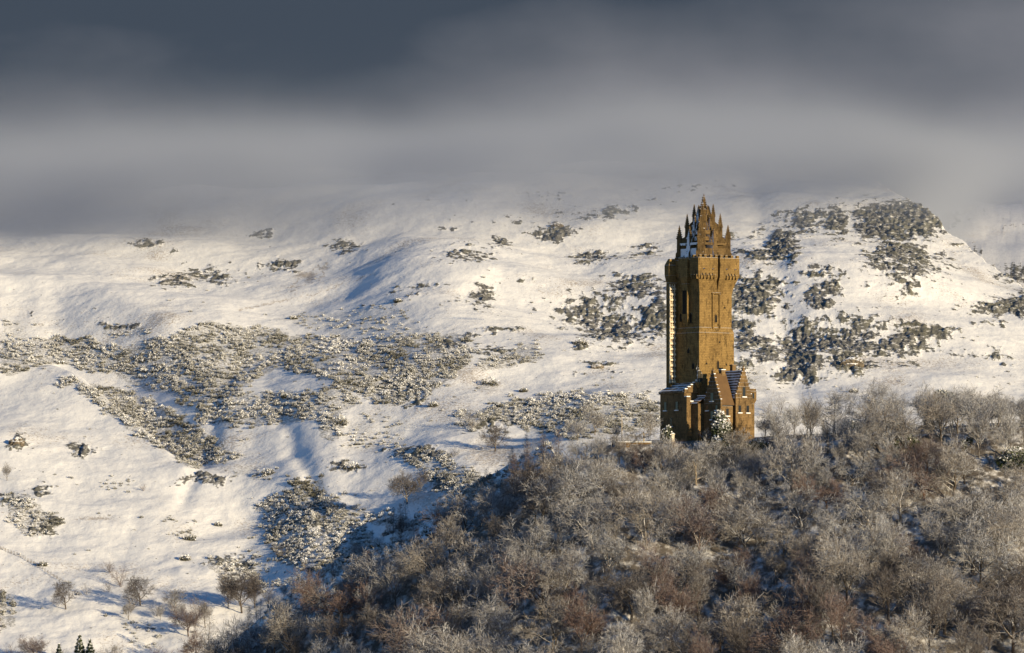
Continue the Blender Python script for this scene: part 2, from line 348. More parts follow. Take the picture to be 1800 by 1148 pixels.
t = NT('snow_and_rock')
oc = t.coord()
rkA, gA, wA, goA = t.attr('rock'), t.attr('grass'), t.attr('wood'), t.attr('gorse')
f1 = t.noise(oc, 0.9, 5, .65); f2 = t.noise(t.coord((1, .55, 1)), 0.35, 5, .6); f3 = t.noise(t.coord((.55, .35, 1)), 2.2, 4, .7)
mossy = t.noise(oc, 0.06, 3)
rc = t.mix(t.rng(f1, .3, .7), (0.022, 0.024, 0.027), (0.145, 0.14, 0.125))
rc = t.mix(t.rng(mossy, .42, .62, 0, .45), rc, (0.105, 0.10, 0.05))
fv = t.noise(t.coord((1, .22, .6)), 0.8, 4, .65); fw = t.noise(t.coord((.6, .6, 2.0)), 0.5, 3, .6)
rsum = t.math('ADD', t.math('MULTIPLY', rkA, 1.05), t.math('ADD', t.math('MULTIPLY', t.math('SUBTRACT', fv, .5), 1.5), t.math('MULTIPLY', t.math('SUBTRACT', fw, .5), 1.5)))
rmask = t.math('MULTIPLY', t.rng(rsum, .36, .62, 0, .93), t.rng(rkA, .02, .12))
snowc = t.mix(t.rng(f2, .3, .7), (0.81, 0.80, 0.80), (0.89, 0.88, 0.87))
gm = t.rng(t.math('ADD', t.math('MULTIPLY', gA, 0.34), f3), .70, .84, 0, .62)
grassc = t.mix(f1, (0.20, 0.135, 0.085), (0.36, 0.27, 0.17))
c = t.mix(gm, snowc, grassc)
wm = t.rng(t.math('ADD', t.math('MULTIPLY', wA, 0.5), t.math('SUBTRACT', f2, 0.5)), .30, .56, 0, .9)
c = t.mix(wm, c, t.mix(f1, (0.035, 0.026, 0.018), (0.12, 0.085, 0.05)))
gom = t.math('MULTIPLY', t.rng(goA, .2, .8, 0, .65), t.rng(f3, .40, .60))  # dark undergrowth tint under the bushes, with their shade put into the colour
c = t.mix(gom, c, (0.075, 0.068, 0.042))
led = t.rng(t.noise(t.coord((.55, .35, 1.5)), 0.7, 4, .65), .53, .64, 0, .6)                # snow on the ledges between rock bands
c = t.mix(t.math('MULTIPLY', rmask, t.math('SUBTRACT', 1.0, led)), c, rc)
t.bump(t.math('ADD', t.math('MULTIPLY', f1, 0.5), f2), 0.28, 1.1)
M_TERR = t.col(c)
nu, ny = U.shape
ii = (np.arange(nu - 1)[:, None] * ny + np.arange(ny - 1)[None, :]).ravel()
quads = np.stack([ii, ii + ny, ii + ny + 1, ii + 1], 1)
V = np.stack([X, Y, Zd], -1).reshape(-1, 3)
me = mesh_np('snowy_hills', V, quads, M_TERR, True, dict(rock=rockm, grass=grass, wood=woodm, gorse=gors))
tag(link('hills', me), 'snow covered hillside with rocky crags behind the wooded craig', kind='structure')

# wide flat snow plain that carries the hills and runs to the horizon
zlow = float(Zd.min()) - 6.0
t = NT('valley_snow'); n_ = t.noise(t.coord(), 0.01, 5)
M_PLAIN = t.col(t.mix(t.rng(n_, .4, .62), (0.8, 0.81, 0.83), (0.42, 0.38, 0.3)))
me = mesh_np('valley_floor', [(-30000, -6000, zlow), (30000, -6000, zlow), (30000, 40000, zlow), (-30000, 40000, zlow)], np.array([[0, 1, 2, 3]]), M_PLAIN)
tag(link('ground', me), 'flat snowy valley floor', kind='structure')

# ------------------------------------------------------------------ low cloud resting on the hilltops
def cloud(name, label, base, dens, colr, y0, seed, top=420.0, absorb=None, aniso=0.0):
    gx = np.linspace(-1500, 1500, 76); gy = np.linspace(y0, 4700, 56)
    GX, GY = np.meshgrid(gx, gy, indexing='ij')
    ub = CX + GX / np.clip(GY, 2500, 3000) * F
    zb = base(ub) + 9 * fbm(GX / 170, GY / 260, 3, seed) + 20 * sstep(300, 1500, np.abs(GX) - 300)
    edge = np.minimum.reduce([(GX + 1500) / 300, (1500 - GX) / 300, (GY - y0) / 160, (4700 - GY) / 200, np.ones_like(GX)])
    edge = np.sqrt(np.clip(edge, 0, 1))
    mid = 0.5 * (zb + top); half = 0.5 * (top + 22 * fbm(GX / 240, GY / 240, 3, seed + 1) - zb) * edge
    n, m = GX.shape
    vb = np.stack([GX, GY, mid - half], -1).reshape(-1, 3); vt = np.stack([GX, GY, mid + half], -1).reshape(-1, 3)
    ii = (np.arange(n - 1)[:, None] * m + np.arange(m - 1)[None, :]).ravel()
    qb = np.stack([ii, ii + 1, ii + m + 1, ii + m], 1); qt = np.stack([ii, ii + m, ii + m + 1, ii + 1], 1) + n * m
    # top and bottom meet along the rim: merge those vertices so the volume is closed
    idx = np.arange(2 * n * m); rim = (edge.ravel() < 1e-6); idx[n * m:][rim] = idx[:n * m][rim]
    q = idx[np.concatenate([qb, qt])]
    q = q[[len(set(a)) == 4 for a in q.tolist()]]
    t = NT(name); t.n.remove(t.b)
    pv = t.n.new('ShaderNodeVolumePrincipled'); t.l.new(pv.outputs[0], t.out.inputs['Volume'])
    pv.inputs['Color'].default_value = colr + (1,); pv.inputs['Anisotropy'].default_value = aniso
    oc = t.coord(); sp = t.n.new('ShaderNodeSeparateXYZ'); t.l.new(oc, sp.inputs[0])
    x_, z_ = sp.outputs[0], sp.outputs[2]
    nb = t.noise(t.coord((1, .5, 1.6)), 0.0075, 3, .5)
    z2 = t.math('ADD', z_, t.math('MULTIPLY', t.math('SUBTRACT', nb, .5), 85.0))
    zlo = t.math('ADD', t.rng(x_, -230, 20, 143, 156), t.rng(x_, 165, 245, 0, 40))
    grow = t.rng(t.math('SUBTRACT', z2, zlo), 0, 76)
    yback = t.math('MULTIPLY', t.math('SUBTRACT', sp.outputs[1], 2430.0), 0.058)          # the cloud's top climbs with the hill
    back_ = t.rng(sp.outputs[1], 2830, 3090, .0, 1)                             # densest against the ridge
    fade = t.math('EXPONENT', t.math('MULTIPLY', t.math('MAXIMUM', t.math('SUBTRACT', t.math('SUBTRACT', z2, yback), t.rng(x_, -230, 20, 158, 169)), 0.0), -1 / 7.8))
    big = t.rng(t.noise(t.coord((1, .4, 1)), 0.0032, 2, .5), .3, .7, .6, 1.35)
    d_ = t.math('MULTIPLY', t.math('MULTIPLY', t.math('MULTIPLY', grow, fade), back_), t.math('MULTIPLY', t.math('MULTIPLY', big, t.rng(x_, 160, 235, 1.0, .35)), dens))
    t.l.new(d_, pv.inputs['Density'])
    mt = t.m; mt.cycles.volume_step_rate = 0.22
    o = link(name, mesh_np(name, np.concatenate([vb, vt]), q, mt, True))
    return tag(o, label, 'cloud', kind='stuff')
cloud('low_cloud', 'grey low cloud hiding the tops of the snowy hills', tab([-400, 0, 500, 900, 1300, 1700, 2200], [134, 136, 144, 152, 154, 152, 148]), 0.0380, (0.44, 0.478, 0.56), 2430, 3, 330.0)
# ------------------------------------------------------------------ the monument tower and its lodge
ROT = math.radians(35.0)                                   # local +x = sunlit face normal (right and towards us), local +y = shaded face normal turned round
TX, TZ = (1237 - CX) * M, (HR - 760) * M
def zr(row): return (HR - row) * M - TZ                    # photo row -> height above the tower's base
class MB:
    """collects solids in the tower's own axes: a = along the sunlit face's normal, b = along the shaded face's normal"""
    def __init__(s): s.v = []; s.f = []
    def add(s, v, f):
        n = len(s.v); s.v += [tuple(q) for q in v]; s.f += [[i + n for i in q] for q in f]; return s
    def hexa(s, lo, hi):                                   # two 4-rings
        return s.add(lo + hi, [[3, 2, 1, 0], [4, 5, 6, 7]] + [[i, (i + 1) % 4, (i + 1) % 4 + 4, i + 4] for i in range(4)])
    def box(s, a0, a1, b0, b1, z0, z1):
        r = [(a0, b0), (a0, b1), (a1, b1), (a1, b0)][::-1]
        return s.hexa([p + (z0,) for p in r], [p + (z1,) for p in r])
    def frus(s, A, za, B, zb):                             # rectangles (a0,a1,b0,b1) at two heights
        q = lambda R, z: [(R[0], R[2], z), (R[1], R[2], z), (R[1], R[3], z), (R[0], R[3], z)]
        return s.hexa(q(A, za), q(B, zb))
    def prism(s, poly, axis, t0, t1):                      # polygon (h, z) pushed along 'a' or 'b'
        n = len(poly)
        g = (lambda h, z, t: (t, h, z)) if axis == 'a' else (lambda h, z, t: (h, t, z))
        v = [g(h, z, t0) for h, z in poly] + [g(h, z, t1) for h, z in poly]
        return s.add(v, [list(range(n))[::-1], list(range(n, 2 * n))] + [[i, (i + 1) % n, (i + 1) % n + n, i + n] for i in range(n)])
    def cone(s, c, z0, r0, z1, r1, n=8, ph=0.0):
        lo = [(c[0] + r0 * math.cos(ph + 2 * math.pi * i / n), c[1] + r0 * math.sin(ph + 2 * math.pi * i / n), z0) for i in range(n)]
        hi = [(c[0] + r1 * math.cos(ph + 2 * math.pi * i / n), c[1] + r1 * math.sin(ph + 2 * math.pi * i / n), z1) for i in range(n)]
        return s.add(lo + hi, [list(range(n))[::-1], list(range(n, 2 * n))] + [[i, (i + 1) % n, (i + 1) % n + n, i + n] for i in range(n)])
    def build(s, name, mat, parent, bevel=0.0, loc=None):
        # a, b -> local x, y (right-handed: b is -y so that faces keep their winding after the recalculation below)
        me = bpy.data.meshes.new(name); me.from_pydata([(q[0], -q[1], q[2]) for q in s.v], [], s.f)
        import bmesh
        bm = bmesh.new(); bm.from_mesh(me); bmesh.ops.recalc_face_normals(bm, faces=bm.faces); bm.to_mesh(me); bm.free()
        me.materials.append(mat); o = link(name, me, parent, loc)
        if bevel:
            m = o.modifiers.new('edge', 'BEVEL'); m.width = bevel; m.segments = 1; m.limit_method = 'ANGLE'
        return o

def stone(name, dark, lite, snow_lo=.55, snow_hi=.8, plaster=0.0):
    t = NT(name); oc = t.coord()
    x, geo = t.normal()
    # courses of sandstone blocks: brick texture on (along the wall, height)
    tcn = t.n.new('ShaderNodeTexCoord'); sp = t.n.new('ShaderNodeSeparateXYZ'); t.l.new(tcn.outputs['Object'], sp.inputs[0])
    cb = t.n.new('ShaderNodeCombineXYZ'); t.l.new(t.math('ADD', sp.outputs[0], sp.outputs[1]), cb.inputs[0]); t.l.new(sp.outputs[2], cb.inputs[1])
    br = t.n.new('ShaderNodeTexBrick'); t.l.new(cb.outputs[0], br.inputs['Vector'])
    br.inputs['Scale'].default_value = 1.0; br.inputs['Brick Width'].default_value = 1.15; br.inputs['Row Height'].default_value = 0.48; br.inputs['Mortar Size'].default_value = 0.035
    br.inputs['Color1'].default_value = (.2, .2, .2, 1); br.inputs['Color2'].default_value = (1, 1, 1, 1); br.inputs['Mortar'].default_value = (.1, .1, .1, 1); br.inputs['Bias'].default_value = .25
    bw = t.n.new('ShaderNodeRGBToBW'); t.l.new(br.outputs[0], bw.inputs[0])
    n1_ = t.noise(oc, 0.35, 5, .62); n2_ = t.noise(t.coord((1, 1, .3)), 1.4, 4, .6); n3_ = t.noise(oc, 5.0, 3, .6)
    c = t.mix(t.math('MULTIPLY', bw.outputs[0], 0.9), dark, lite)
    c = t.mix(t.rng(n1_, .38, .62), c, t.mix(0.5, c, lite))
    nb_ = t.noise(t.coord((1, 1, .5)), 0.11, 3, .6); c = t.mix(t.rng(nb_, .45, .7, 0, .5), c, tuple(.75 * q for q in dark))
    c = t.mix(t.rng(n2_, .50, .70, 0, .75), c, tuple(.32 * q for q in dark))          # soot streaks
    c = t.mix(t.rng(n3_, .57, .66, 0, .8), c, tuple(.22 * q for q in dark))          # weathered-out blocks
    up = t.math('ADD', x[2], t.math('MULTIPLY', t.math('SUBTRACT', n3_, .5), .35))
    sn = t.rng(up, snow_lo, snow_hi)
    if plaster:                                            # wind-driven snow on the north-west sides
        g2 = t.n.new('ShaderNodeVectorMath'); g2.operation = 'DOT_PRODUCT'; t.l.new(geo.outputs['Normal'], g2.inputs[0]); g2.inputs[1].default_value = (-0.93, 0.12, 0.34)
        ps = t.rng(t.math('ADD', g2.outputs['Value'], t.math('MULTIPLY', t.math('SUBTRACT', t.noise(oc, .9, 4, .6), .5), 1.7)), .38, .62, 0, plaster)
        sn = t.math('MAXIMUM', sn, ps)
    c = t.mix(sn, c, SNOW)
    t.bump(t.math('ADD', t.math('MULTIPLY', bw.outputs[0], .7), n3_), 0.6, 0.12)
    return t.col(c)
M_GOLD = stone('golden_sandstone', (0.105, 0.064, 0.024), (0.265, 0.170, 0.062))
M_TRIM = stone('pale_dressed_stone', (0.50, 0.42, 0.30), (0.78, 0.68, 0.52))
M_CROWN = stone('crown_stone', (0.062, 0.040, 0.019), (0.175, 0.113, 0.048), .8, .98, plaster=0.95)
M_LODGE = stone('lodge_stone', (0.09, 0.057, 0.028), (0.24, 0.155, 0.07))
t = NT('opening_and_gap_shade'); M_DARK = t.col((0.012, 0.011, 0.010))
t = NT('window_glass'); t.b.inputs['Roughness'].default_value = .12; t.b.inputs['Specular IOR Level'].default_value = .5; M_GLASS = t.col((0.02, 0.022, 0.025))
t = NT('snowy_roof'); oc = t.coord()
wv = t.n.new('ShaderNodeTexWave'); t.l.new(oc, wv.inputs['Vector']); wv.bands_direction = 'Z'; wv.inputs['Scale'].default_value = 0.42; wv.inputs['Distortion'].default_value = 1.2; wv.inputs['Detail'].default_value = 3
nn_ = t.noise(oc, .5, 4, .6)
x, _g = t.normal()
# the sunny slopes have shed their snow, the shaded ones keep it between the slate courses
shade = t.rng(x[0], .25, -.1)
keep = t.math('MULTIPLY', t.rng(t.math('ADD', t.math('MULTIPLY', wv.outputs['Fac'], .5), nn_), .62, .85), t.math('ADD', t.math('MULTIPLY', shade, .9), .0))
M_ROOF = t.col(t.mix(keep, t.mix(nn_, (0.07, 0.042, 0.022), (0.16, 0.095, 0.045)), SNOW))
t = NT('snow_cover'); M_SNOW = t.col(t.mix(t.noise(t.coord(), 1.5), (0.78, 0.79, 0.82), SNOW))
t = NT('bronze'); x, _g = t.normal(); M_BRONZE = t.col(t.mix(t.rng(t.math('SUBTRACT', x[2], t.math('MULTIPLY', x[0], .6)), .35, .6), (0.05, 0.045, 0.035), SNOW))

tower = empty('monument_tower', (TX, YT, TZ), -(math.pi / 2 - ROT))
tag(tower, 'tall golden sandstone monument tower with spiky open crown on the wooded crag', 'tower')
H = 5.75
b = MB()
b.box(-H - .35, H + .35, -H - .35, H + .35, -4.0, zr(586))                                    # lower shaft
b.frus((-H - .35, H + .35, -H - .35, H + .35), zr(586), (-H + .1, H - .1, -H + .1, H - .1), zr(577))   # weathered set-off
b.box(-H + .1, H - .1, -H + .1, H - .1, zr(577), zr(452))
b.build('shaft', M_GOLD, tower, .06)
# raised panel and its lancets on the sunlit face; a = H side
b = MB()
for q in (-1.45, .95): b.box(H - .1, H + .32, q, q + .42, zr(580), zr(519))
b.box(H - .1, H + .38, -1.6, 1.5, zr(519), zr(516)); b.box(H - .1, H + .30, -.35, .35, zr(519), zr(515.5))
b.build('wall_panel', M_GOLD, tower, .03)
def lancet(face, c, r0, r1, w, name='window'):
    z0, z1 = zr(r0), zr(r1); f = MB(); g = MB()
    poly = lambda w_, t_: [(c - w_, z0 - t_), (c + w_, z0 - t_), (c + w_, z1 - w_ * .8), (c, z1 + t_ + .2), (c - w_, z1 - w_ * .8)]
    base = H + .36 if r1 > 588 else H - .1
    ax = 'a' if face == 'a' else 'b'
    f.prism(poly(w + .22, .22), ax, base - .3, base + .16); g.prism(poly(w, 0), ax, base - .2, base + .175)
    o = f.build(name, M_GOLD, tower); g.build('opening', M_DARK, o); return o
lancet('a', 0.0, 568, 555, .42); lancet('a', -0.35, 650, 636, .36)
for (c, r) in ((-.9, 603), (-3.3, 642), (3.6, 641), (-3.1, 522 + 20)): lancet('a', c, r + 1.5, r - 1.5, .26)
for (c, r0, r1) in ((1.7, 570, 552), (-3.0, 566, 552), (1.2, 622, 614), (3.4, 650, 640)): lancet('b', c, r0, r1, .55)
# chimney-like shaft corbelled from the shaded face, with a pointed arch at its foot
b = MB()
b.box(-1.6, 1.15, H - .15, H + .85, zr(560), zr(500)); b.frus((-.9, .5, H - .15, H + .2), zr(574), (-1.6, 1.15, H - .15, H + .85), zr(560))
b.frus((-1.6, 1.15, H - .15, H + .85), zr(500), (-2.3, 1.9, H - .15, H + 1.45), zr(488)); b.box(-2.3, 1.9, H - .15, H + 1.45, zr(488), zr(455))
b.build('corbelled_shaft', M_GOLD, tower, .05)
b = MB(); b.box(-1.0, .6, H + .8, H + .92, zr(553), zr(512)); b.build('shaft_recess_shade', M_DARK, tower)  # near-black slab proud of the face puts a recess's shade into colour
# stair turret on the left corner, glazed lattice on its sunny side
A0, A1, B0, B1 = -H - .75, -H + .85, H - .7, H + 2.6
b = MB(); b.box(A0, A1 - .12, B0, B1, zr(686), zr(497))
b.frus((A0, A1 - .12, B0, B1), zr(497), (A0 - .35, A1 + .3, B0, B1 + .35), zr(484))
b.box(A0 - .35, A1 + .3, B0, B1 + .35, zr(484), zr(466)); b.frus((A0 - .35, A1 + .3, B0, B1 + .35), zr(466), (A0 + .5, A1 - .2, B0 + .6, B1 - .3), zr(455))
turret = b.build('stair_turret', M_GOLD, tower, .08)
b = MB()
for bb in (H + .72, H + 2.3): b.box(A1 - .14, A1 + .12, bb, bb + .26, zr(674), zr(500))
b.box(A1 - .14, A1 + .06, H + 1.55, H + 1.72, zr(674), zr(500))
r = 673.0
while r > 501:
    b.box(A1 - .14, A1 + .34, H + .58, H + 2.64, zr(r), zr(r) + .58); b.box(A1 - .14, A1 + .10, H + .9, H + 2.3, zr(r - 5.2), zr(r - 5.2) + .2); r -= 9.6
b.build('stair_lattice', M_TRIM, turret)
b = MB(); b.box(A1 - .13, A1 - .02, H + .7, H + 2.5, zr(674), zr(500)); b.build('stair_infill', M_LODGE, turret)
# parapet: square corner turrets on stepped corbels, joined by walls
par = MB(); cor = MB(); mer = MB()
O = 1.45
zt, zb_, zc_ = zr(455), zr(487), zr(519)
def bart(a0, a1, b0, b1, ia0, ia1, ib0, ib1):
    par.box(a0, a1, b0, b1, zb_, zt)
    n = 4
    for i in range(n):                                     # stepped, curving corbel courses
        f0, f1 = (i / n) ** 1.5, ((i + 1) / n) ** 1.5
        L = lambda p, q, f: p + (q - p) * f
        R0 = tuple(L(p, q, f0) for p, q in zip((ia0, ia1, ib0, ib1), (a0, a1, b0, b1))); R1 = tuple(L(p, q, f1) for p, q in zip((ia0, ia1, ib0, ib1), (a0, a1, b0, b1)))
        cor.frus(R0, zc_ + (zb_ - zc_) * i / n, R1, zc_ + (zb_ - zc_) * (i + 1) / n - .02)
Hi = H - .12
for sa in (1, -1):
    for sb in (1, -1):
        if sa < 0 and sb > 0: continue
        a = sorted((sa * (H + O), sa * .55 if sa > 0 else sa * 1.2)); bq = sorted((sb * (H + O), sb * .35))
        ia = sorted((sa * Hi, sa * 1.2)); ib = sorted((sb * Hi, sb * .5))
        if sb > 0: a = sorted((H + O, H - 2.4)); ia = sorted((Hi, H - 2.0))
        bart(a[0], a[1], bq[0], bq[1], ia[0], ia[1], ib[0], ib[1])
par.box(-H - .5, H - 2.4, H - .6, H + .75, zr(482), zr(458)); cor.frus((-H, H - 2.4, H - .6, H - .1), zr(490), (-H - .5, H - 2.4, H - .6, H + .75), zr(482))
par.box(-H - .9, -H + .6, -1.2, H, zr(487), zr(458))
par.build('parapet', M_GOLD, tower, .06); cor.build('corbels', M_GOLD, tower)
def one(name, mat, *box): m = MB(); m.box(*box); return m.build(name, mat, tower, .04)
for q in (-6.6, -4.6, -2.6, -.9, .9, 2.7, 4.7, 6.4): one('merlon', M_GOLD, H + O - .7, H + O + .05, q - .42, q + .42, zt, zt + .75)
for q in (-4.5, -2.8, -1.0, .9): one('merlon', M_GOLD, q - .4, q + .4, H + .1, H + .8, zr(458), zr(458) + .8)
one('merlon', M_GOLD, 4.2, 5.0, H + O - .7, H + O + .05, zt, zt + .75)
for q in (-6.0, -4.9, -3.8, -2.7, 1.6, 2.8, 4.0, 5.2, 6.3): one('corbel_stone', M_GOLD, H + O - .45, H + O + .30, q - .19, q + .19, zr(493), zr(485))
for q in (-5.45, -4.35, -3.25, 2.2, 3.4, 4.6, 5.75): one('corbel_gap_shade', M_DARK, H + O - .4, H + O + .012, q - .2, q + .2, zr(486.8), zr(482))  # shade between the corbel stones, put in as near-black blocks
for q in (-5.6, -2.6, 2.2, 5.4): one('spout', M_CROWN, H + O - .1, H + O + .7, q - .16, q + .16, zr(476), zr(474))
for q in (4.2, 5.4, 6.5): one('corbel_stone', M_GOLD, q - .19, q + .19, H + O - .45, H + O + .30, zr(493), zr(485))
b = MB(); b.box(-H + .4, H - .5, -H + .3, H - .8, zr(456), zr(452)); b.build('roof_deck', M_SNOW, tower)
# the open crown: eight flying ribs that carry a lantern and spire
def rib(ang, R0, W_, top):
    c_, s_ = math.cos(ang), math.sin(ang)
    k_ = R0 / 7.2
    outer = [(7.2, 455), (7.15, 446), (6.6, 441), (6.5, 434), (5.75, 429), (5.55, 421), (4.75, 416), (4.55, 408), (3.7, 402), (3.5, 394), (2.7, 389), (2.55, 381), (1.75, 376), (1.5, 369), (.9, 366)]
    inner = [(.5, 390), (.95, 399), (1.5, 410), (2.2, 422), (2.9, 434), (3.4, 445), (3.7, 455)]
    poly = [(r_ * (k_ if r_ > 1.2 else 1), zr(q)) for r_, q in outer + inner]
    m = MB(); n = len(poly); w = W_ / 2
    v = []
    for sg in (-1, 1):
        for r_, z_ in poly: v.append((r_ * c_ - sg * w * s_, r_ * s_ + sg * w * c_, z_))
    f = [[i, (i + 1) % n, (i + 1) % n + n, i + n] for i in range(n)]
    # triangulate the two sides as a strip between the outer and the inner curve
    no = len(outer); ni = len(inner)
    for off in (0, n):
        oi = list(range(no)); ij = list(range(n - 1, no - 1, -1)); a_ = b_ = 0
        while a_ < no - 1 or b_ < ni - 1:
            if b_ == ni - 1 or (a_ < no - 1 and a_ / (no - 1) <= b_ / (ni - 1)): f.append([off + oi[a_], off + oi[a_ + 1], off + ij[b_]]); a_ += 1
            else: f.append([off + oi[a_], off + ij[b_ + 1], off + ij[b_]]); b_ += 1
    m.add(v, f)
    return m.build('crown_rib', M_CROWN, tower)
def pinnacle(ang, r_, row0, rowm, row1, w, parent):
    c = (r_ * math.cos(ang), r_ * math.sin(ang)); m = MB()
    m.cone(c, zr(row0), w * 1.15, zr(rowm), w * 1.05, 4, ang + math.pi / 4); m.cone(c, zr(rowm), w * 1.4, zr(rowm) + .35, w * 1.4, 4, ang + math.pi / 4)
    m.cone(c, zr(rowm) + .35, w * 1.05, zr(row1), .06, 4, ang + math.pi / 4)
    n = 5
    for i in range(n):                                     # crockets up the edges
        f_ = (i + .6) / (n + .6); z_ = zr(rowm) + .35 + (zr(row1) - zr(rowm) - .35) * f_; ww = w * 1.05 * (1 - f_)
        for q in range(4):
            a2 = ang + math.pi / 4 + q * math.pi / 2; d = (c[0] + (ww + .1) * math.cos(a2), c[1] + (ww + .1) * math.sin(a2))
            m.cone(d, z_ - .16, .05, z_ + .06, .2, 4); m.cone(d, z_ + .06, .2, z_ + .22, .03, 4)
    m.cone(c, zr(row1) - .25, .22, zr(row1), .22, 4); m.cone(c, zr(row1), .2, zr(row1) + .4, .03, 4)
    return m.build('pinnacle', M_CROWN, parent)
for i in range(8):
    ang = math.pi / 4 * i + math.pi / 4
    corner = i % 2 == 0
    rb = rib(ang, 7.9 if corner else 6.0, 2.1 if corner else 1.75, 0)
    if corner:
        pinnacle(ang, 6.9, 455, 420, 398, .85, rb); pinnacle(ang, 4.7, 425, 400, 378, .72, rb); pinnacle(ang, 2.7, 400, 381, 361, .6, rb)
    else:
        pinnacle(ang, 4.9, 455, 421, 400, .72, rb); pinnacle(ang, 3.1, 425, 399, 379, .6, rb); pinnacle(ang, 1.75, 396, 379, 363, .48, rb)
b = MB(); b.cone((0, 0), zr(400), .5, zr(388), 1.25, 8); b.cone((0, 0), zr(388), 1.25, zr(384), 1.3, 8)
for i in range(8): b.cone((1.0 * math.cos(i * math.pi / 4), 1.0 * math.sin(i * math.pi / 4)), zr(384), .2, zr(371), .2, 6)
b.cone((0, 0), zr(384), .5, zr(371), .5, 8); b.cone((0, 0), zr(371), 1.25, zr(367), 1.15, 8)
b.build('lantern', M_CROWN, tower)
b = MB(); b.cone((0, 0), zr(368), .95, zr(344), .12, 8)
for i in range(6):
    f_ = i / 6; rr = .95 - .83 * f_; z_ = zr(368) + (zr(344) - zr(368)) * f_
    for q in range(8):
        a2 = q * math.pi / 4; d = ((rr + .12) * math.cos(a2), (rr + .12) * math.sin(a2)); b.cone(d, z_ - .15, .05, z_ + .1, .17, 4); b.cone(d, z_ + .1, .17, z_ + .28, .02, 4)
b.cone((0, 0), zr(344), .3, zr(343), .3, 6); b.cone((0, 0), zr(343), .12, zr(339.5), .03, 6)
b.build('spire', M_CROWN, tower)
# arcades between the ribs, in tiers that close in towards the lantern
for (ra, rb_, tiers) in ((6.5, 5.1, ((455, 438), (432, 428))), (4.4, 3.7, ((424, 417), (413, 406))), (2.9, 2.5, ((403, 396),))):
    for i in range(8):
        a0_ = math.pi / 4 * i + math.pi / 4 + .10; a1_ = a0_ + math.pi / 4 - .20
        r0_, r1_ = (ra, rb_) if i % 2 == 0 else (rb_, ra)
        p = (r0_ * math.cos(a0_), r0_ * math.sin(a0_)); q = (r1_ * math.cos(a1_), r1_ * math.sin(a1_))
        nx, ny = q[1] - p[1], p[0] - q[0]; L = math.hypot(nx, ny); nx *= .22 / L; ny *= .22 / L
        for (g0, g1) in tiers:
            za, zb2 = zr(g0), zr(g1); b = MB()
            b.hexa([(p[0] - nx, p[1] - ny, za), (q[0] - nx, q[1] - ny, za), (q[0] + nx, q[1] + ny, za), (p[0] + nx, p[1] + ny, za)], [(p[0] - nx, p[1] - ny, zb2), (q[0] - nx, q[1] - ny, zb2), (q[0] + nx, q[1] + ny, zb2), (p[0] + nx, p[1] + ny, zb2)])
            b.build('crown_arch', M_CROWN, tower)

# ---------------- lodge built against the tower's foot
lodge = empty('gatehouse_lodge', (TX, YT, TZ), -(math.pi / 2 - ROT))
tag(lodge, 'old stone gatehouse lodge with crow-stepped gables and snowy roofs at the tower foot', 'building')
srn = random.Random(11)
def stepped(axis, t0, t1, h0, h1, z_e, z_a, z_b, n=6):
    """crow-stepped gable wall: plane thickness t0..t1, width h0..h1, eaves z_e, apex z_a, foot z_b"""
    m = MB(); c = .5 * (h0 + h1); w = .5 * (h1 - h0)
    L = [(h0, z_b)]; R_ = []
    for i in range(n):
        x0 = w * (1 - i / n); z0 = z_e + (z_a - z_e) * i / n; z1 = z_e + (z_a - z_e) * (i + 1) / n
        m.prism([(c - x0, z0 - (.0 if i else 0)), (c + x0, z0), (c + x0, z1 - .002), (c - x0, z1 - .002)], axis, t0, t1)
    m.prism([(h0, z_b), (h1, z_b), (h1, z_e - .002), (h0, z_e - .002)], axis, t0, t1)
    g = m.build('gable', M_LODGE, lodge, .03)
    for i in range(n):
        x0 = w * (1 - i / n); x1 = w * (1 - (i + 1) / n); z1 = z_e + (z_a - z_e) * (i + 1) / n
        for sg in (-1, 1):
            p, q = sorted((c + sg * (x0 - .02), c + sg * (x1 + .02)))
            if srn.random() < .3: continue
            k_ = srn.uniform(.08, .24); s_ = MB(); s_.prism([(p, z1), (q, z1), (q - srn.uniform(.04, .3), z1 + k_), (p + srn.uniform(.04, .3), z1 + k_)], axis, t0 + .04, t1 - .04); s_.build('snow_cap', M_SNOW, g)   # snow on each step
    return g
def roof(axis, t0, t1, h0, h1, z_e, z_a):
    m = MB(); c = .5 * (h0 + h1); k_ = .16
    m.prism([(h0 - .25, z_e - .1), (c, z_a), (h1 + .25, z_e - .1), (h1 + .25, z_e - .1 - k_), (c, z_a - k_), (h0 - .25, z_e - .1 - k_)], axis, t0, t1)
    return m.build('roof', M_ROOF, lodge)
def lwin(axis, t, c, z0, z1, w, sill=True):
    f = MB(); f.prism([(c - w - .18, z0 - .18), (c + w + .18, z0 - .18), (c + w + .18, z1 + .18), (c - w - .18, z1 + .18)], axis, t - .1, t + .1)
    o = f.build('window', M_LODGE, lodge)
    g = MB(); g.prism([(c - w, z0), (c + w, z0), (c + w, z1), (c - w, z1)], axis, t - .05, t + .115); g.build('pane', M_GLASS, o)
    if sill:
        g = MB(); g.prism([(c - w - .3, z0 - .3), (c + w + .3, z0 - .3), (c + w + .3, z0 - .04), (c - w - .3, z0 - .04)], axis, t + .02, t + .42); g.build('sill', M_SNOW, o)
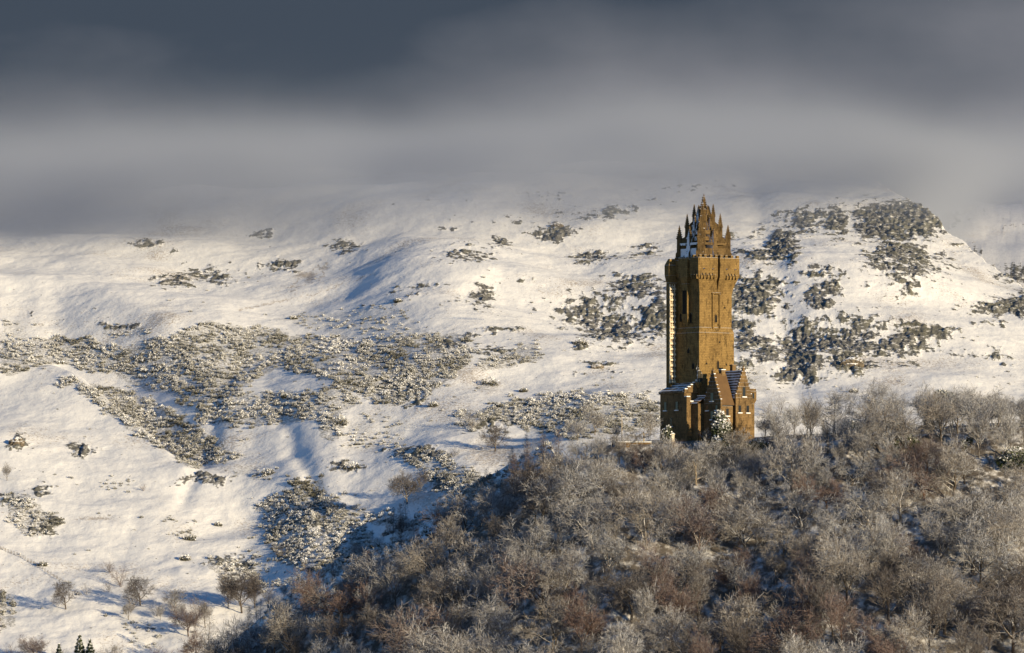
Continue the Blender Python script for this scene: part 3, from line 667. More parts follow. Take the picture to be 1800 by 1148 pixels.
# left wing: ridge runs along a, its gable faces the light over the court
zb0 = -4.0
b = MB(); b.box(-6.0, 5.4, 5.9, 10.8, zb0, zr(692)); b.build('wall', M_LODGE, lodge, .05)
m = MB(); m.prism([(5.9, zr(676)), (6.1, zr(674)), (11.2, zr(690)), (11.2, zr(691)), (5.9, zr(677.2))], 'a', -6.3, 5.1); m.build('roof', M_ROOF, lodge)
m = MB()
for i in range(5): m.box(5.25, 6.0, 11.0 - 1.02 * (i + 1), 11.0 - 1.02 * i, zr(692), zr(692) + .9 + i * .62)
m.box(-6.3, 6.0, 10.7, 11.12, zr(694), zr(691)); st = m.build('gable', M_LODGE, lodge, .03)
for i in range(5): m = MB(); m.box(5.28, 5.97, 10.97 - 1.02 * (i + 1) + .05, 10.97 - 1.02 * i, zr(692) + .9 + i * .62, zr(692) + 1.12 + i * .62); m.build('snow_cap', M_SNOW, st)
m = MB(); m.box(-6.25, 5.3, 10.74, 11.08, zr(691), zr(691) + .2); m.build('snow_cap', M_SNOW, st)
lwin('b', 10.8, -3.4, zr(722), zr(708), .5); lwin('b', 10.8, 2.0, zr(722), zr(708), .5); lwin('b', 10.8, -.6, zr(750), zr(736), .45)
# stepped outer stair block in front of the left wing
m = MB()
for i in range(4): m.box(5.4, 6.6, 10.8 - 1.2 * i - 1.2, 10.8 - 1.2 * i, zb0, zr(700 + 8 * i)); 
st = m.build('buttress', M_LODGE, lodge, .04)
for i in range(4): m = MB(); m.box(5.46, 6.65, 10.78 - 1.2 * i - 1.16, 10.82 - 1.2 * i, zr(700 + 8 * i), zr(700 + 8 * i) + .22); m.build('snow_cap', M_SNOW, st)
# court: low lean-to roof under snow, lost in shade
b = MB(); b.box(5.6, 9.5, 5.2, 9.0, zb0, zr(712)); b.build('wall', M_LODGE, lodge)
m = MB(); m.prism([(5.7, zr(697)), (9.4, zr(697)), (9.4, zr(698.5)), (5.7, zr(698.5))], 'b', 5.0, 6.6); m.build('roof', M_SNOW, lodge)
m = MB(); m.hexa([(5.8, 9.4, zr(712)), (9.55, 9.4, zr(712)), (9.55, 5.2, zr(698)), (5.8, 5.2, zr(698))], [(5.8, 9.4, zr(712) + .2), (9.55, 9.4, zr(712) + .2), (9.55, 5.2, zr(698) + .2), (5.8, 5.2, zr(698) + .2)]); m.build('roof', M_ROOF, lodge)
# middle range: gable faces left, one roof slope catches the sun
b = MB(); b.box(9.9, 17.2, 2.6, 6.5, zb0, zr(717)); b.build('wall', M_LODGE, lodge, .05)
stepped('b', 6.5, 7.1, 9.6, 17.5, zr(712), zr(655), zb0, 9); roof('b', 2.3, 6.5, 9.9, 17.2, zr(714), zr(660))
m = MB(); m.cone((13.55, 6.8), zr(656), .5, zr(651), .12, 6); m.build('finial', M_LODGE, lodge)
lwin('b', 7.1, 13.55, zr(708), zr(694), .62); lwin('b', 7.1, 11.4, zr(724), zr(716), .4); lwin('b', 7.1, 15.7, zr(724), zr(716), .4); lwin('b', 7.1, 13.55, zr(740), zr(726), .55)
lwin('a', 17.2, 4.6, zr(734), zr(722), .45)
m = MB(); m.box(12.6, 13.8, 2.7, 4.0, zr(680), zr(656)); m.box(12.45, 13.95, 2.55, 4.15, zr(656), zr(653.5)); ch = m.build('chimney', M_LODGE, lodge, .04)
m = MB(); m.box(12.5, 13.9, 2.6, 4.1, zr(653.5), zr(652.4)); m.build('snow_cap', M_SNOW, ch)
# right range: gable faces the sun
b = MB(); b.box(8.0, 17.4, -3.1, 1.9, zb0, zr(704)); b.build('wall', M_LODGE, lodge, .05)
stepped('a', 17.4, 18.0, -3.4, 2.2, zr(702), zr(650), zb0, 8); roof('a', 8.0, 17.4, -3.1, 1.9, zr(702), zr(654))
m = MB(); m.cone((17.7, -.6), zr(651), .45, zr(646), .1, 6); m.build('finial', M_LODGE, lodge)
lwin('a', 18.0, -.6, zr(700), zr(684), .5); lwin('a', 18.0, -1.9, zr(728), zr(716), .45); lwin('a', 18.0, .9, zr(728), zr(716), .45)
# corner pavilion on a corbel
b = MB(); b.box(12.6, 16.6, -5.4, -3.4, zb0, zr(712)); b.frus((12.6, 16.6, -5.4, -3.4), zr(712), (12.2, 17.0, -5.8, -3.4), zr(706)); b.box(12.2, 17.0, -5.8, -3.4, zr(706), zr(690)); pv_ = b.build('wall', M_LODGE, lodge, .05)
for q in (12.3, 14.0, 15.8): m = MB(); m.box(q, q + 1.0, -5.8, -3.45, zr(690), zr(690) + .7); m.build('merlon', M_LODGE, lodge, .04)
lwin('a', 17.0, -4.6, zr(703), zr(694), .3, False)
m = MB(); m.box(10.4, 11.6, -2.6, -1.4, zr(672), zr(645)); m.box(10.25, 11.75, -2.75, -1.25, zr(645), zr(643)); m.build('chimney', M_LODGE, lodge, .04)

# ---------------- bronze swordsman on the tower's corner
def tube(m, pts, rad, n=8):
    for (p, q), (r0, r1) in zip(zip(pts[:-1], pts[1:]), zip(rad[:-1], rad[1:])):
        p, q = Vector(p), Vector(q); d = (q - p).normalized(); e = d.orthogonal().normalized(); f = d.cross(e)
        lo = [tuple(p + r0 * (math.cos(2 * math.pi * i / n) * e + math.sin(2 * math.pi * i / n) * f)) for i in range(n)]
        hi = [tuple(q + r1 * (math.cos(2 * math.pi * i / n) * e + math.sin(2 * math.pi * i / n) * f)) for i in range(n)]
        m.add(lo + hi, [list(range(n))[::-1], list(range(n, 2 * n))] + [[i, (i + 1) % n, (i + 1) % n + n, i + n] for i in range(n)])
sp_ = P(1226.5, 674.5)
sa, sb = H + .95, H + .95
st = empty('swordsman_statue', (TX + sa * math.cos(-(math.pi/2-ROT)) + sb * math.sin(-(math.pi/2-ROT)), YT + sa * math.sin(-(math.pi/2-ROT)) - sb * math.cos(-(math.pi/2-ROT)), TZ + zr(674)), 0)
tag(st, 'dark bronze statue of a swordsman with raised sword on the tower corner', 'statue')
m = MB(); m.cone((0, 0), -1.6, .35, -.5, 1.0, 8); m.cone((0, 0), -.5, 1.05, 0, 1.05, 8); m.build('plinth', M_GOLD, st)
m = MB()
tube(m, [(-.28, 0, 0), (-.26, 0, .95), (-.16, 0, 1.85), (0, 0, 2.1)], [.24, .2, .27, .36]); tube(m, [(.34, .1, 0), (.28, .1, .95), (.16, 0, 1.85), (0, 0, 2.1)], [.24, .2, .27, .36])
tube(m, [(0, 0, 1.7), (0, 0, 2.2), (0, 0, 2.9), (0, 0, 3.25), (0, 0, 3.4)], [.5, .42, .5, .44, .16])
tube(m, [(0, 0, 3.3), (0, 0, 3.5), (0, -.03, 3.72), (0, -.03, 3.95), (0, 0, 4.08)], [.15, .17, .23, .22, .08])
tube(m, [(-.42, 0, 3.15), (-.62, -.1, 3.6), (-.42, -.2, 4.2), (-.36, -.2, 4.4)], [.2, .16, .12, .13]); tube(m, [(.42, 0, 3.15), (.72, -.1, 2.6), (.62, -.4, 2.2), (.6, -.45, 2.05)], [.2, .16, .12, .12])
m.build('figure', M_BRONZE, st)
m = MB(); tube(m, [(-.36, -.2, 4.25), (-.3, -.2, 4.6)], [.06, .06], 6); m.add(*([[(-.6, -.24, 4.58), (0.0, -.24, 4.58), (0.0, -.14, 4.58), (-.6, -.14, 4.58), (-.6, -.24, 4.68), (0.0, -.24, 4.68), (0.0, -.14, 4.68), (-.6, -.14, 4.68)], [[3, 2, 1, 0], [4, 5, 6, 7], [0, 1, 5, 4], [1, 2, 6, 5], [2, 3, 7, 6], [3, 0, 4, 7]]]))
tube(m, [(-.3, -.2, 4.68), (-.12, -.2, 6.2), (-.08, -.2, 6.5)], [.09, .07, .01], 4); m.build('sword', M_BRONZE, st)
m = MB(); tube(m, [(.75, -.5, .3), (.72, -.42, 2.3)], [.35, .5], 10); m.build('shield', M_BRONZE, st)
# ------------------------------------------------------------------ vegetation
def bark(name, dark, lite, frost, lo=.15, hi=.55, fr=0.9):
    t = NT(name); x, _ = t.normal(); oi = t.n.new('ShaderNodeObjectInfo')
    oc = t.coord(); n_ = t.noise(oc, .8, 3)
    c = t.mix(n_, dark, lite)
    c = t.mix(1.0, c, oi.outputs['Color'], 'MULTIPLY')
    sn = t.math('MULTIPLY', t.rng(t.math('ADD', x[2], t.math('MULTIPLY', t.math('SUBTRACT', n_, .5), .7)), lo, hi, 0, fr), oi.outputs['Alpha'])   # how much rime each tree carries
    return t.col(t.mix(sn, c, frost))
M_BARK = bark('frosted_bark', (0.06, 0.05, 0.04), (0.17, 0.14, 0.115), (0.76, 0.75, 0.75), -.05, .45)
M_TWIG = bark('frosted_twigs', (0.082, 0.072, 0.067), (0.172, 0.155, 0.145), (0.74, 0.76, 0.80), -.25, .55, .86)
M_PALE = bark('pale_birch_bark', (0.30, 0.25, 0.19), (0.50, 0.43, 0.34), (0.75, 0.74, 0.74), .35, .7)

def leafmat(name, dark, lite):
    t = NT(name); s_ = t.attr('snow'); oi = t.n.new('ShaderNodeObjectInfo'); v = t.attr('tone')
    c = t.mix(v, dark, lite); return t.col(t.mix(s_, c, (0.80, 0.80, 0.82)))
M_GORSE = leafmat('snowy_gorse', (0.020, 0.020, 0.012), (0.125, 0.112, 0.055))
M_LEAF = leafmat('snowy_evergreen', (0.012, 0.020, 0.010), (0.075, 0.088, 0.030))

def tubes(lines, sides):
    """polylines [(pts (k,3), radii (k,))] of equal length k -> verts, quads"""
    Pp = np.array([l[0] for l in lines], float); Rr = np.array([l[1] for l in lines], float)
    n, k, _ = Pp.shape
    T = np.gradient(Pp, axis=1); T /= np.linalg.norm(T, axis=2, keepdims=True) + 1e-9
    ref = np.where(np.abs(T[..., 2:3]) > .9, np.array([1.0, 0, 0]), np.array([0, 0, 1.0]))
    A = np.cross(T, ref); A /= np.linalg.norm(A, axis=2, keepdims=True) + 1e-9; B = np.cross(T, A)
    th = np.arange(sides) * 2 * math.pi / sides
    Vv = Pp[:, :, None, :] + Rr[:, :, None, None] * (np.cos(th)[None, None, :, None] * A[:, :, None, :] + np.sin(th)[None, None, :, None] * B[:, :, None, :])
    idx = np.arange(n * k * sides).reshape(n, k, sides)
    q = np.stack([idx[:, :-1, :], idx[:, 1:, :], np.roll(idx, -1, 2)[:, 1:, :], np.roll(idx, -1, 2)[:, :-1, :]], -1).reshape(-1, 4)
    return Vv.reshape(-1, 3), q
def join(parts):
    vs, fs, n = [], [], 0
    for v, f in parts: vs.append(v); fs.append(f + n); n += len(v)
    return np.concatenate(vs), np.concatenate(fs)

def grow(seed, Hh, spec):
    """a bare tree: list of polylines per level"""
    rng = random.Random(seed); out = {}
    def branch(p, d, L, r, lev):
        s = spec[lev]; k = s['k']; pts = [p.copy()]; rad = [r]; dd = d.copy(); q = p.copy()
        for i in range(1, k):
            w = s['wob']
            dd = (dd + Vector((rng.uniform(-w, w), rng.uniform(-w, w), rng.uniform(-w, w) + s['up']))).normalized()
            q = q + dd * (L / (k - 1)); pts.append(q.copy()); rad.append(r * (1 - (1 - s['tip']) * i / (k - 1)))
        out.setdefault(lev, []).append(([tuple(v) for v in pts], rad))
        if lev + 1 >= len(spec): return
        c = spec[lev + 1]; n = c['n'] if isinstance(c['n'], int) else rng.randint(*c['n'])
        roll = rng.uniform(0, 6.28)
        for j in range(n):
            f = s['from'] + (1 - s['from']) * ((j + rng.uniform(.1, .9)) / n)
            x = f * (k - 1); i = min(int(x), k - 2); t_ = x - i
            pos = Vector(pts[i]).lerp(Vector(pts[i + 1]), t_); dirn = (Vector(pts[i + 1]) - Vector(pts[i])).normalized()
            roll += 2.4 + rng.uniform(-.5, .5)
            e = dirn.orthogonal().normalized(); e2 = dirn.cross(e)
            side = math.cos(roll) * e + math.sin(roll) * e2
            a = rng.uniform(*c['ang'])
            nd = (math.cos(a) * dirn + math.sin(a) * side).normalized()
            ll = L * c['len'] * rng.uniform(.75, 1.2) * (1 - c.get('taper', 0) * f)
            branch(pos, nd, max(ll, .25), max(rad[i] * (1 - t_) + rad[i + 1] * t_, 0) * c['r'] if c['r'] < .9 else c['r0'], lev + 1)
    t0 = spec[0]
    lean = Vector((rng.uniform(-.08, .08), rng.uniform(-.08, .08), 1)).normalized()
    branch(Vector((0, 0, -1.2)), lean, Hh * t0['len'] + 1.2, Hh * t0['r'], 0)
    return out
R = math.radians
BROAD = [dict(len=.40, r=.027, k=5, wob=.10, up=.02, tip=.55, **{'from': .42}),
         dict(n=(6, 8), len=1.0, ang=(R(22), R(68)), r=.62, k=6, wob=.22, up=.07, tip=.25, **{'from': .25}),
         dict(n=(6, 8), len=.52, ang=(R(25), R(60)), r=.5, k=4, wob=.22, up=.05, tip=.3, **{'from': .15}),
         dict(n=(6, 7), len=.55, ang=(R(25), R(65)), r=.5, k=3, wob=.2, up=.03, tip=.4, **{'from': .1}),
         dict(n=(8, 10), len=.62, ang=(R(20), R(60)), r=.95, r0=.040, k=3, wob=.2, up=.03, tip=.5)]
VASE = [dict(len=.5, r=.021, k=5, wob=.05, up=.04, tip=.5, **{'from': .3}),
        dict(n=(7, 9), len=.85, ang=(R(14), R(40)), r=.55, k=5, wob=.12, up=.12, tip=.25, **{'from': .2}),
        dict(n=(6, 8), len=.46, ang=(R(18), R(45)), r=.5, k=4, wob=.14, up=.10, tip=.3, **{'from': .1}),
        dict(n=(5, 6), len=.55, ang=(R(18), R(45)), r=.5, k=3, wob=.14, up=.08, tip=.4, **{'from': .1}),
        dict(n=(8, 9), len=.62, ang=(R(15), R(45)), r=.95, r0=.036, k=3, wob=.15, up=.06, tip=.5)]
SPREAD = [dict(len=.32, r=.031, k=4, wob=.12, up=0, tip=.6, **{'from': .45}),
          dict(n=(5, 6), len=1.45, ang=(R(30), R(78)), r=.66, k=7, wob=.36, up=.06, tip=.25, **{'from': .25}),
          dict(n=(7, 9), len=.46, ang=(R(30), R(75)), r=.5, k=5, wob=.34, up=.05, tip=.3, **{'from': .15}),
          dict(n=(5, 7), len=.5, ang=(R(30), R(70)), r=.5, k=3, wob=.3, up=.03, tip=.4, **{'from': .1}),
          dict(n=(8, 9), len=.58, ang=(R(20), R(65)), r=.95, r0=.040, k=3, wob=.25, up=.02, tip=.5)]
LARCH = [dict(len=.97, r=.013, k=8, wob=.012, up=.1, tip=.12, **{'from': .16}),
         dict(n=(60, 70), len=.30, ang=(R(72), R(98)), r=.28, k=4, wob=.10, up=.03, tip=.3, taper=.86, **{'from': .12}),
         dict(n=(7, 9), len=.34, ang=(R(40), R(80)), r=.95, r0=.032, k=3, wob=.2, up=-.05, tip=.5, **{'from': .1}),
         dict(n=(3, 4), len=.5, ang=(R(30), R(70)), r=.95, r0=.022, k=2, wob=.2, up=-.02, tip=.5)]
THORN = [dict(len=.25, r=.020, k=3, wob=.15, up=0, tip=.6, **{'from': .1}),
         dict(n=(8, 10), len=1.9, ang=(R(15), R(62)), r=.6, k=4, wob=.2, up=.05, tip=.25, **{'from': .1}),
         dict(n=(7, 8), len=.42, ang=(R(20), R(50)), r=.5, k=3, wob=.2, up=.06, tip=.3, **{'from': .1}),
         dict(n=(6, 8), len=.55, ang=(R(20), R(50)), r=.95, r0=.024, k=3, wob=.2, up=.05, tip=.5)]
SAPL = [dict(len=.12, r=.006, k=3, wob=.05, up=0, tip=.8, **{'from': .0}),
        dict(n=(9, 12), len=6.5, ang=(R(3), R(24)), r=.7, k=5, wob=.07, up=.05, tip=.2, **{'from': .25}),
        dict(n=(9, 11), len=.20, ang=(R(20), R(50)), r=.45, k=3, wob=.12, up=.1, tip=.4, **{'from': .1}),
        dict(n=(5, 6), len=.5, ang=(R(20), R(50)), r=.95, r0=.020, k=2, wob=.12, up=.05, tip=.5)]

def tree_meshes(name, seed, Hh, spec, nt=3, bm_=None, cm=None, sc=None):
    lv = grow(seed, Hh, spec); tp, cp = [], []
    for k, lines in lv.items(): (tp if k < nt else cp).append(tubes(lines, 6 if k == 0 else 5 if k == 1 else 3))
    v, q = join(tp); v2, q2 = join(cp)
    top = max(v[:, 2].max(), v2[:, 2].max()); s = Hh / top
    v *= s; v2 *= s
    w = float(np.percentile(np.abs(v2[:, 0]), 95))
    return dict(trunk=mesh_np(name + '_trunk', v, q, bm_ or M_BARK, True), crown=mesh_np(name + '_crown', v2, q2, cm or M_TWIG, False), h=Hh, w=w)

def leaf_cloud(seed, n, blobs, size, snow_up=.5, dirsnow=.0):
    """many small leaf faces through ellipsoid blobs [(c, r3)] -> verts, quads, snow, tone"""
    rs = RS(seed); vol = np.array([b[1][0] * b[1][1] * b[1][2] for b in blobs]) ** .7; pick = rs.choice(len(blobs), n, p=vol / vol.sum())
    C_ = np.array([b[0] for b in blobs], float)[pick]; Rr = np.array([b[1] for b in blobs], float)[pick]
    d = rs.normal(size=(n, 3)); d /= np.linalg.norm(d, axis=1, keepdims=True)
    rad = rs.uniform(.55, 1.06, n) ** .7
    c = C_ + d * Rr * rad[:, None]
    nr = d + rs.normal(size=(n, 3)) * .55; nr /= np.linalg.norm(nr, axis=1, keepdims=True)
    a = np.cross(nr, rs.normal(size=(n, 3))); a /= np.linalg.norm(a, axis=1, keepdims=True); b = np.cross(nr, a)
    s1 = size * rs.uniform(.6, 1.5, n)[:, None]; s2 = s1 * rs.uniform(.35, .8, n)[:, None]
    v = np.stack([c - a * s1, c - b * s2, c + a * s1, c + b * s2], 1).reshape(-1, 3)
    q = np.arange(n * 4).reshape(n, 4)
    sn = sstep(snow_up - .45, snow_up + .45, d[:, 2] + rs.normal(size=n) * .45) * sstep(.45, .95, rad)
    tone = np.clip(rs.uniform(0, 1, n) * (.35 + .65 * (d[:, 2] * .5 + .5)), 0, 1)  # leaves darken towards each blob's underside, shade put into the colour
    return v, q, np.repeat(sn, 4), np.repeat(tone, 4)

# ---- prototypes
rng = random.Random(7)
KIND = {}
KIND['broad'] = [tree_meshes('broad_tree', 10 + i, 15.0, BROAD) for i in range(4)]
KIND['vase'] = [tree_meshes('upright_tree', 30 + i, 15.5, VASE) for i in range(3)]
KIND['spread'] = [tree_meshes('gnarled_tree', 50 + i, 13.0, SPREAD) for i in range(4)]
KIND['larch'] = [tree_meshes('larch', 70 + i, 16.0, LARCH, 1) for i in range(2)]
KIND['thorn'] = [tree_meshes('thorn', 80 + i, 7.0, THORN, 2) for i in range(3)]
KIND['sapling'] = [tree_meshes('sapling_clump', 90 + i, 8.0, SAPL, 2) for i in range(2)]
KIND['pale'] = [tree_meshes('pale_tree', 95, 12.0, SPREAD, bm_=M_PALE)]
NAMES = dict(broad='broad_crowned_tree', vase='upright_tree', spread='gnarled_tree', larch='larch_tree', thorn='thorn_tree', sapling='sapling_clump', pale='pale_barked_tree')
WORDS = dict(broad='rounded bare tree', vase='upright bare tree', spread='wide gnarled bare tree', larch='conical bare larch', thorn='low bushy bare thorn', sapling='clump of bare saplings', pale='pale-barked bare tree')
TONES = [('frosty grey', (1.10, 1.12, 1.18), .50), ('tan', (1.12, 1.06, .97), .24), ('russet', (.74, .52, .49), .12), ('dark brown', (.55, .50, .49), .14)]
TREES = []                                                # dict(u, r, kind, tone, size, obj) for the labels
def plant(kind, x, y, z, hgt, tone=None, var=None, group=None, zone='wood'):
    ms = KIND[kind]; m = ms[rng.randrange(len(ms)) if var is None else var % len(ms)]
    if tone is None:
        t_ = rng.random(); acc = 0
        for ti, T in enumerate(TONES):
            acc += T[2]
            if t_ < acc: break
    else: ti = tone
    e = empty(NAMES[kind], (x, y, z), rng.uniform(0, 6.28)); s = hgt / m['h']
    e.scale = (s * rng.uniform(.95, 1.12), s * rng.uniform(.95, 1.12), s)
    jit = [rng.uniform(.85, 1.15) for _ in range(2)]; cl = [c * jit[0] for c in TONES[ti][1]]
    tr = link('trunk', m['trunk'], e); cr = link('crown', m['crown'], e)
    fa = (rng.uniform(.7, 1.0), rng.uniform(.45, .85), rng.uniform(.15, .5), rng.uniform(.1, .45))[ti]
    tr.color = tuple(min(c * .9, 2) for c in cl) + (min(1, fa + .25),); cr.color = tuple(cl) + (fa,)
    e['category'] = 'bush' if kind in ('thorn', 'sapling') else 'tree'
    if group: e['group'] = group
    TREES.append(dict(o=e, u=CX + x / y * F, r=HR - (z + hgt * .55) / y * F, kind=kind, tone=ti, h=hgt, zone=zone))
    return e

# ---- the wood on the craig
crown_top = tab([-400, 420, 450, 500, 560, 600, 640, 700, 760, 830, 870, 900, 950, 1000, 1040, 1080, 1110, 1150, 1200, 1240, 1290, 1330, 1380, 1420, 1480, 1560, 1650, 1720, 1800, 2000],
                [1300, 1110, 1085, 1058, 1010, 982, 955, 925, 893, 850, 825, 812, 790, 775, 762, 765, 768, 766, 764, 752, 746, 735, 705, 690, 655, 668, 676, 684, 690, 690], 6)
pts = []
def clear(x, y, rad): return all((x - a) ** 2 + (y - b) ** 2 > (rad + c) ** 2 / 4 for a, b, c in pts)
G_WOOD = 'bare winter trees crowding the wooded craig'
# named trees first: kind, photo column and row of the foot, distance, height, tone
FIX = [('larch', 905, 884, 1999, 13, 2), ('larch', 930, 900, 1990, 14.5, 2), ('larch', 957, 885, 1996, 14, 2), ('larch', 985, 885, 1992, 12.5, 2), ('larch', 768, 1005, 1988, 11, 2), ('larch', 645, 1062, 1986, 11, 2), ('larch', 700, 1040, 1984, 10, 0), ('larch', 612, 1085, 1984, 9.5, 0), ('larch', 680, 1045, 1990, 9, 0), ('larch', 735, 1020, 1994, 9, 2),
       ('pale', 1130, 790, 1992, 10.5, 1), ('pale', 1225, 850, 1965, 11.5, 1), ('pale', 1470, 1020, 1905, 11, 1), ('vase', 1085, 800, 2003, 6.5, 0)]
for kd, u, r, y, h, tn in FIX:
    x = (u - CX) / F * y; plant(kd, x, y, gzx(x, y), h, tn, group=G_WOOD); pts.append((x, y, 4.0))
rs_ = random.Random(21); tries = 0; n_wood = len(FIX)
while n_wood < 298 and tries < 60000:
    tries += 1
    y = rs_.uniform(1836, 2014); u = rs_.uniform(400, 1850); x = (u - CX) / F * y
    z = gzx(x, y); row = HR - z / y * F
    if row > 1225 or row < crest_row(u) - 14: continue
    if y > 2001 and not (u > 1440 and y < 2012): continue
    lim = float(crown_top(u)); edge = u < 1060
    f = rs_.random()
    bottom = row > 1040
    kind = 'broad' if f < .40 else 'spread' if f < .66 else 'vase' if f < .87 else 'sapling' if f < .95 else 'thorn'
    if u > 1380 and row < 830: kind = 'vase' if f < .65 else 'broad' if f < .85 else 'sapling'
    h = dict(broad=16.5, spread=14.5, vase=16.0, thorn=6.5, sapling=8.5)[kind] * rs_.uniform(.68, 1.25) * (1.12 if bottom else .95)
    hmax = (row - lim + rs_.uniform(-6, 14)) * y / F
    if h > hmax:
        if hmax < 3.2: continue
        h = hmax
        if h < 6.5: kind = rs_.choice(['thorn', 'sapling', 'thorn', 'spread'])
    rad = min(h * .45, 7.0)
    if kind in ('thorn', 'sapling'): rad *= .8
    if abs(u - 1240) < 100 and y > 1976 and h > 5: continue          # the tower's terrace stays open
    if not clear(x, y, rad): continue
    pts.append((x, y, rad)); n_wood += 1
    tone = None
    if u > 1360 and row < 830:
        tone = 0 if rs_.random() < .6 else 1
        if hmax < 17: h = hmax
    if bottom and rs_.random() < (.42 if u > 1000 else .12): tone = 2 if rs_.random() < .5 else 3
    plant(kind, x, y, z - .2, h, tone, group=G_WOOD)

# ---- trees on the open slopes: kind, column, row of the foot, height in photo pixels, tone, group
OPEN = [('broad', 115, 1073, 58, 3), ('broad', 247, 1066, 60, 3), ('broad', 306, 1078, 48, 1), ('thorn', 212, 1032, 42, 2), ('thorn', 192, 1008, 24, 2), ('thorn', 190, 1042, 24, 3), ('thorn', 232, 1070, 40, 3), ('thorn', 275, 1086, 40, 0), ('broad', 424, 1078, 84, 3), ('vase', 400, 1070, 66, 3), ('vase', 448, 1070, 70, 3), ('thorn', 470, 1065, 50, 3),
        ('broad', 716, 886, 66, 3), ('vase', 738, 864, 44, 3), ('broad', 870, 794, 54, 3), ('thorn', 800, 802, 24, 3), ('thorn', 830, 757, 44, 0), ('thorn', 252, 864, 15, 2), ('thorn', 497, 980, 34, 3), ('thorn', 345, 1092, 50, 2), ('vase', 360, 1105, 60, 1), ('broad', 330, 1120, 60, 2), ('vase', 226, 1092, 40, 1), ('vase', 12, 845, 36, 1), ('broad', 1045, 765, 60, 1), ('broad', 1015, 775, 44, 0),
        ('thorn', 150, 1045, 26, 0), ('vase', 318, 1090, 34, 0), ('vase', 282, 1092, 34, 0), ('thorn', 1350, 735, 60, 0), ('thorn', 1372, 730, 44, 0)]
for kd, u, r, hp, tn in OPEN:
    g = ground(u, r)
    if g is None: continue
    plant(kd, g.x, g.y, g.z - .15, hp * g.y / F, tn, zone='slope', group='lone bare trees on the snowy slope')
# trees along the very bottom edge on the left, near ground of the glen
for kd, u, top, tn in [('broad', 60, 1112, 2), ('thorn', 105, 1126, 2), ('broad', 200, 1128, 1), ('thorn', 235, 1132, 2), ('broad', 392, 1062, 1), ('larch', 364, 1070, 1), ('broad', 345, 1100, 2), ('thorn', 20, 1125, 2), ('broad', 160, 1136, 3), ('broad', 425, 1095, 2), ('thorn', 285, 1128, 2), ('broad', 470, 1085, 0)]:
    y = 2336 if u < 380 else 2000; x = (u - CX) / F * y; z = gzx(x, y); h = (HR - top) / F * y - z
    if h < 3: continue
    plant(kd, x, y, z, min(h, 20), tn, zone='bottom', group='trees along the foot of the glen')

# frosted shrubs that hide the lodge's foot
for i in range(40):
    y = rs_.uniform(1962, 1976); u = rs_.uniform(1175, 1345); x = (u - CX) / F * y; z = gzx(x, y)
    top = 742 - 14 * rs_.random() if 1195 < u < 1335 else 756; h = min((HR - top) / F * y - z, 8)
    if h < 2.5: continue
    plant(rs_.choice(['thorn', 'sapling']), x, y, z - .2, h, 0 if rs_.random() < .6 else 1, group='frosted shrubs below the lodge', zone='lodge')
# saplings and larches on the shaded bank west of the wood
k = 0
for _ in range(4000):
    if k >= 92: break
    y = rs_.uniform(2016, 2072); u = rs_.uniform(430, 1000); x = (u - CX) / F * y; z = gzx(x, y); row = HR - z / y * F
    if not clear(x, y, 2.1): continue
    f = rs_.random(); kd = 'sapling' if f < .5 else 'thorn' if f < .72 else 'larch' if f < .88 else 'vase'
    h = rs_.uniform(3.5, 6.5) if kd != 'larch' else rs_.uniform(6, 9)
    pts.append((x, y, 2.1)); k += 1
    plant(kd, x, y, z - .2, h, 0 if rs_.random() < .6 else 3, group='young trees on the shaded bank', zone='bank')

# ---- evergreens
def evergreen(name, label, u, r_foot, hp, blobs, n, size, y=None, trunkr=.16, seed=1, snow=.45, group=None, th=.6):
    g = ground(u, r_foot) if y is None else Vector(((u - CX) / F * y, y, gzx((u - CX) / F * y, y)))
    h = hp * g.y / F if hp > 0 else -hp
    e = empty(name, g); e['category'] = 'tree' if name.endswith('tree') else 'bush'; e['label'] = label
    if group: e['group'] = group
    B_ = [((c[0] * h, c[1] * h, c[2] * h), tuple(q * h for q in r)) for c, r in blobs]
    v, q, sn, tn = leaf_cloud(seed, n, B_, size, snow)
    link('crown', mesh_np(name + '_crown', v, q, M_LEAF, False, dict(snow=sn, tone=tn)), e)
    lines = [([(0, 0, -.8), (0.02 * h, 0, h * th * .5), (0.0, .02 * h, h * th)], [trunkr * 1.3, trunkr, trunkr * .6])]
    v, q = tubes(lines, 6); link('trunk', mesh_np(name + '_trunk', v, q, M_PALE if 'pine' in name else M_BARK, True), e)
    return e
IVY = [((0, 0, .30), (.20, .20, .28)), ((.03, 0, .62), (.21, .21, .26)), ((-.02, 0, .84), (.14, .14, .16))]
evergreen('ivy_clad_tree', 'snow-dusted green ivy-clad tree in front of the lodge gable', 1266, 775, -14.0, IVY, 4200, .30, y=1977, seed=3)
PINE = [((0, 0, .86), (.30, .30, .12)), ((-.28, .05, .74), (.2, .2, .10)), ((.26, 0, .70), (.22, .2, .12)), ((.02, .1, .62), (.2, .2, .10)), ((-.12, 0, .93), (.16, .16, .08))]
evergreen('pine_tree', 'flat-topped snowy pine with pale trunk among bare trees on the right crest', 1662, 770, -10.5, PINE, 1800, .24, y=1998, seed=4, th=.85)
evergreen('pine_tree', 'second smaller pine just left of the flat-topped pine', 1640, 775, -8.0, PINE, 1200, .22, y=1996, seed=5, th=.85)
YEW = [((0, 0, .45), (.62, .5, .42)), ((-.4, 0, .3), (.4, .4, .28)), ((.4, 0, .35), (.45, .4, .3))]
evergreen('yew_tree', 'broad low snow-topped yew on the crest right of the lodge', 1558, 775, -6.4, YEW, 2600, .28, y=1994, seed=6, snow=.3)
evergreen('yew_tree', 'smaller snowy yew left of the broad yew on the crest', 1500, 785, -5.2, YEW, 1600, .26, y=1992, seed=7, snow=.1)
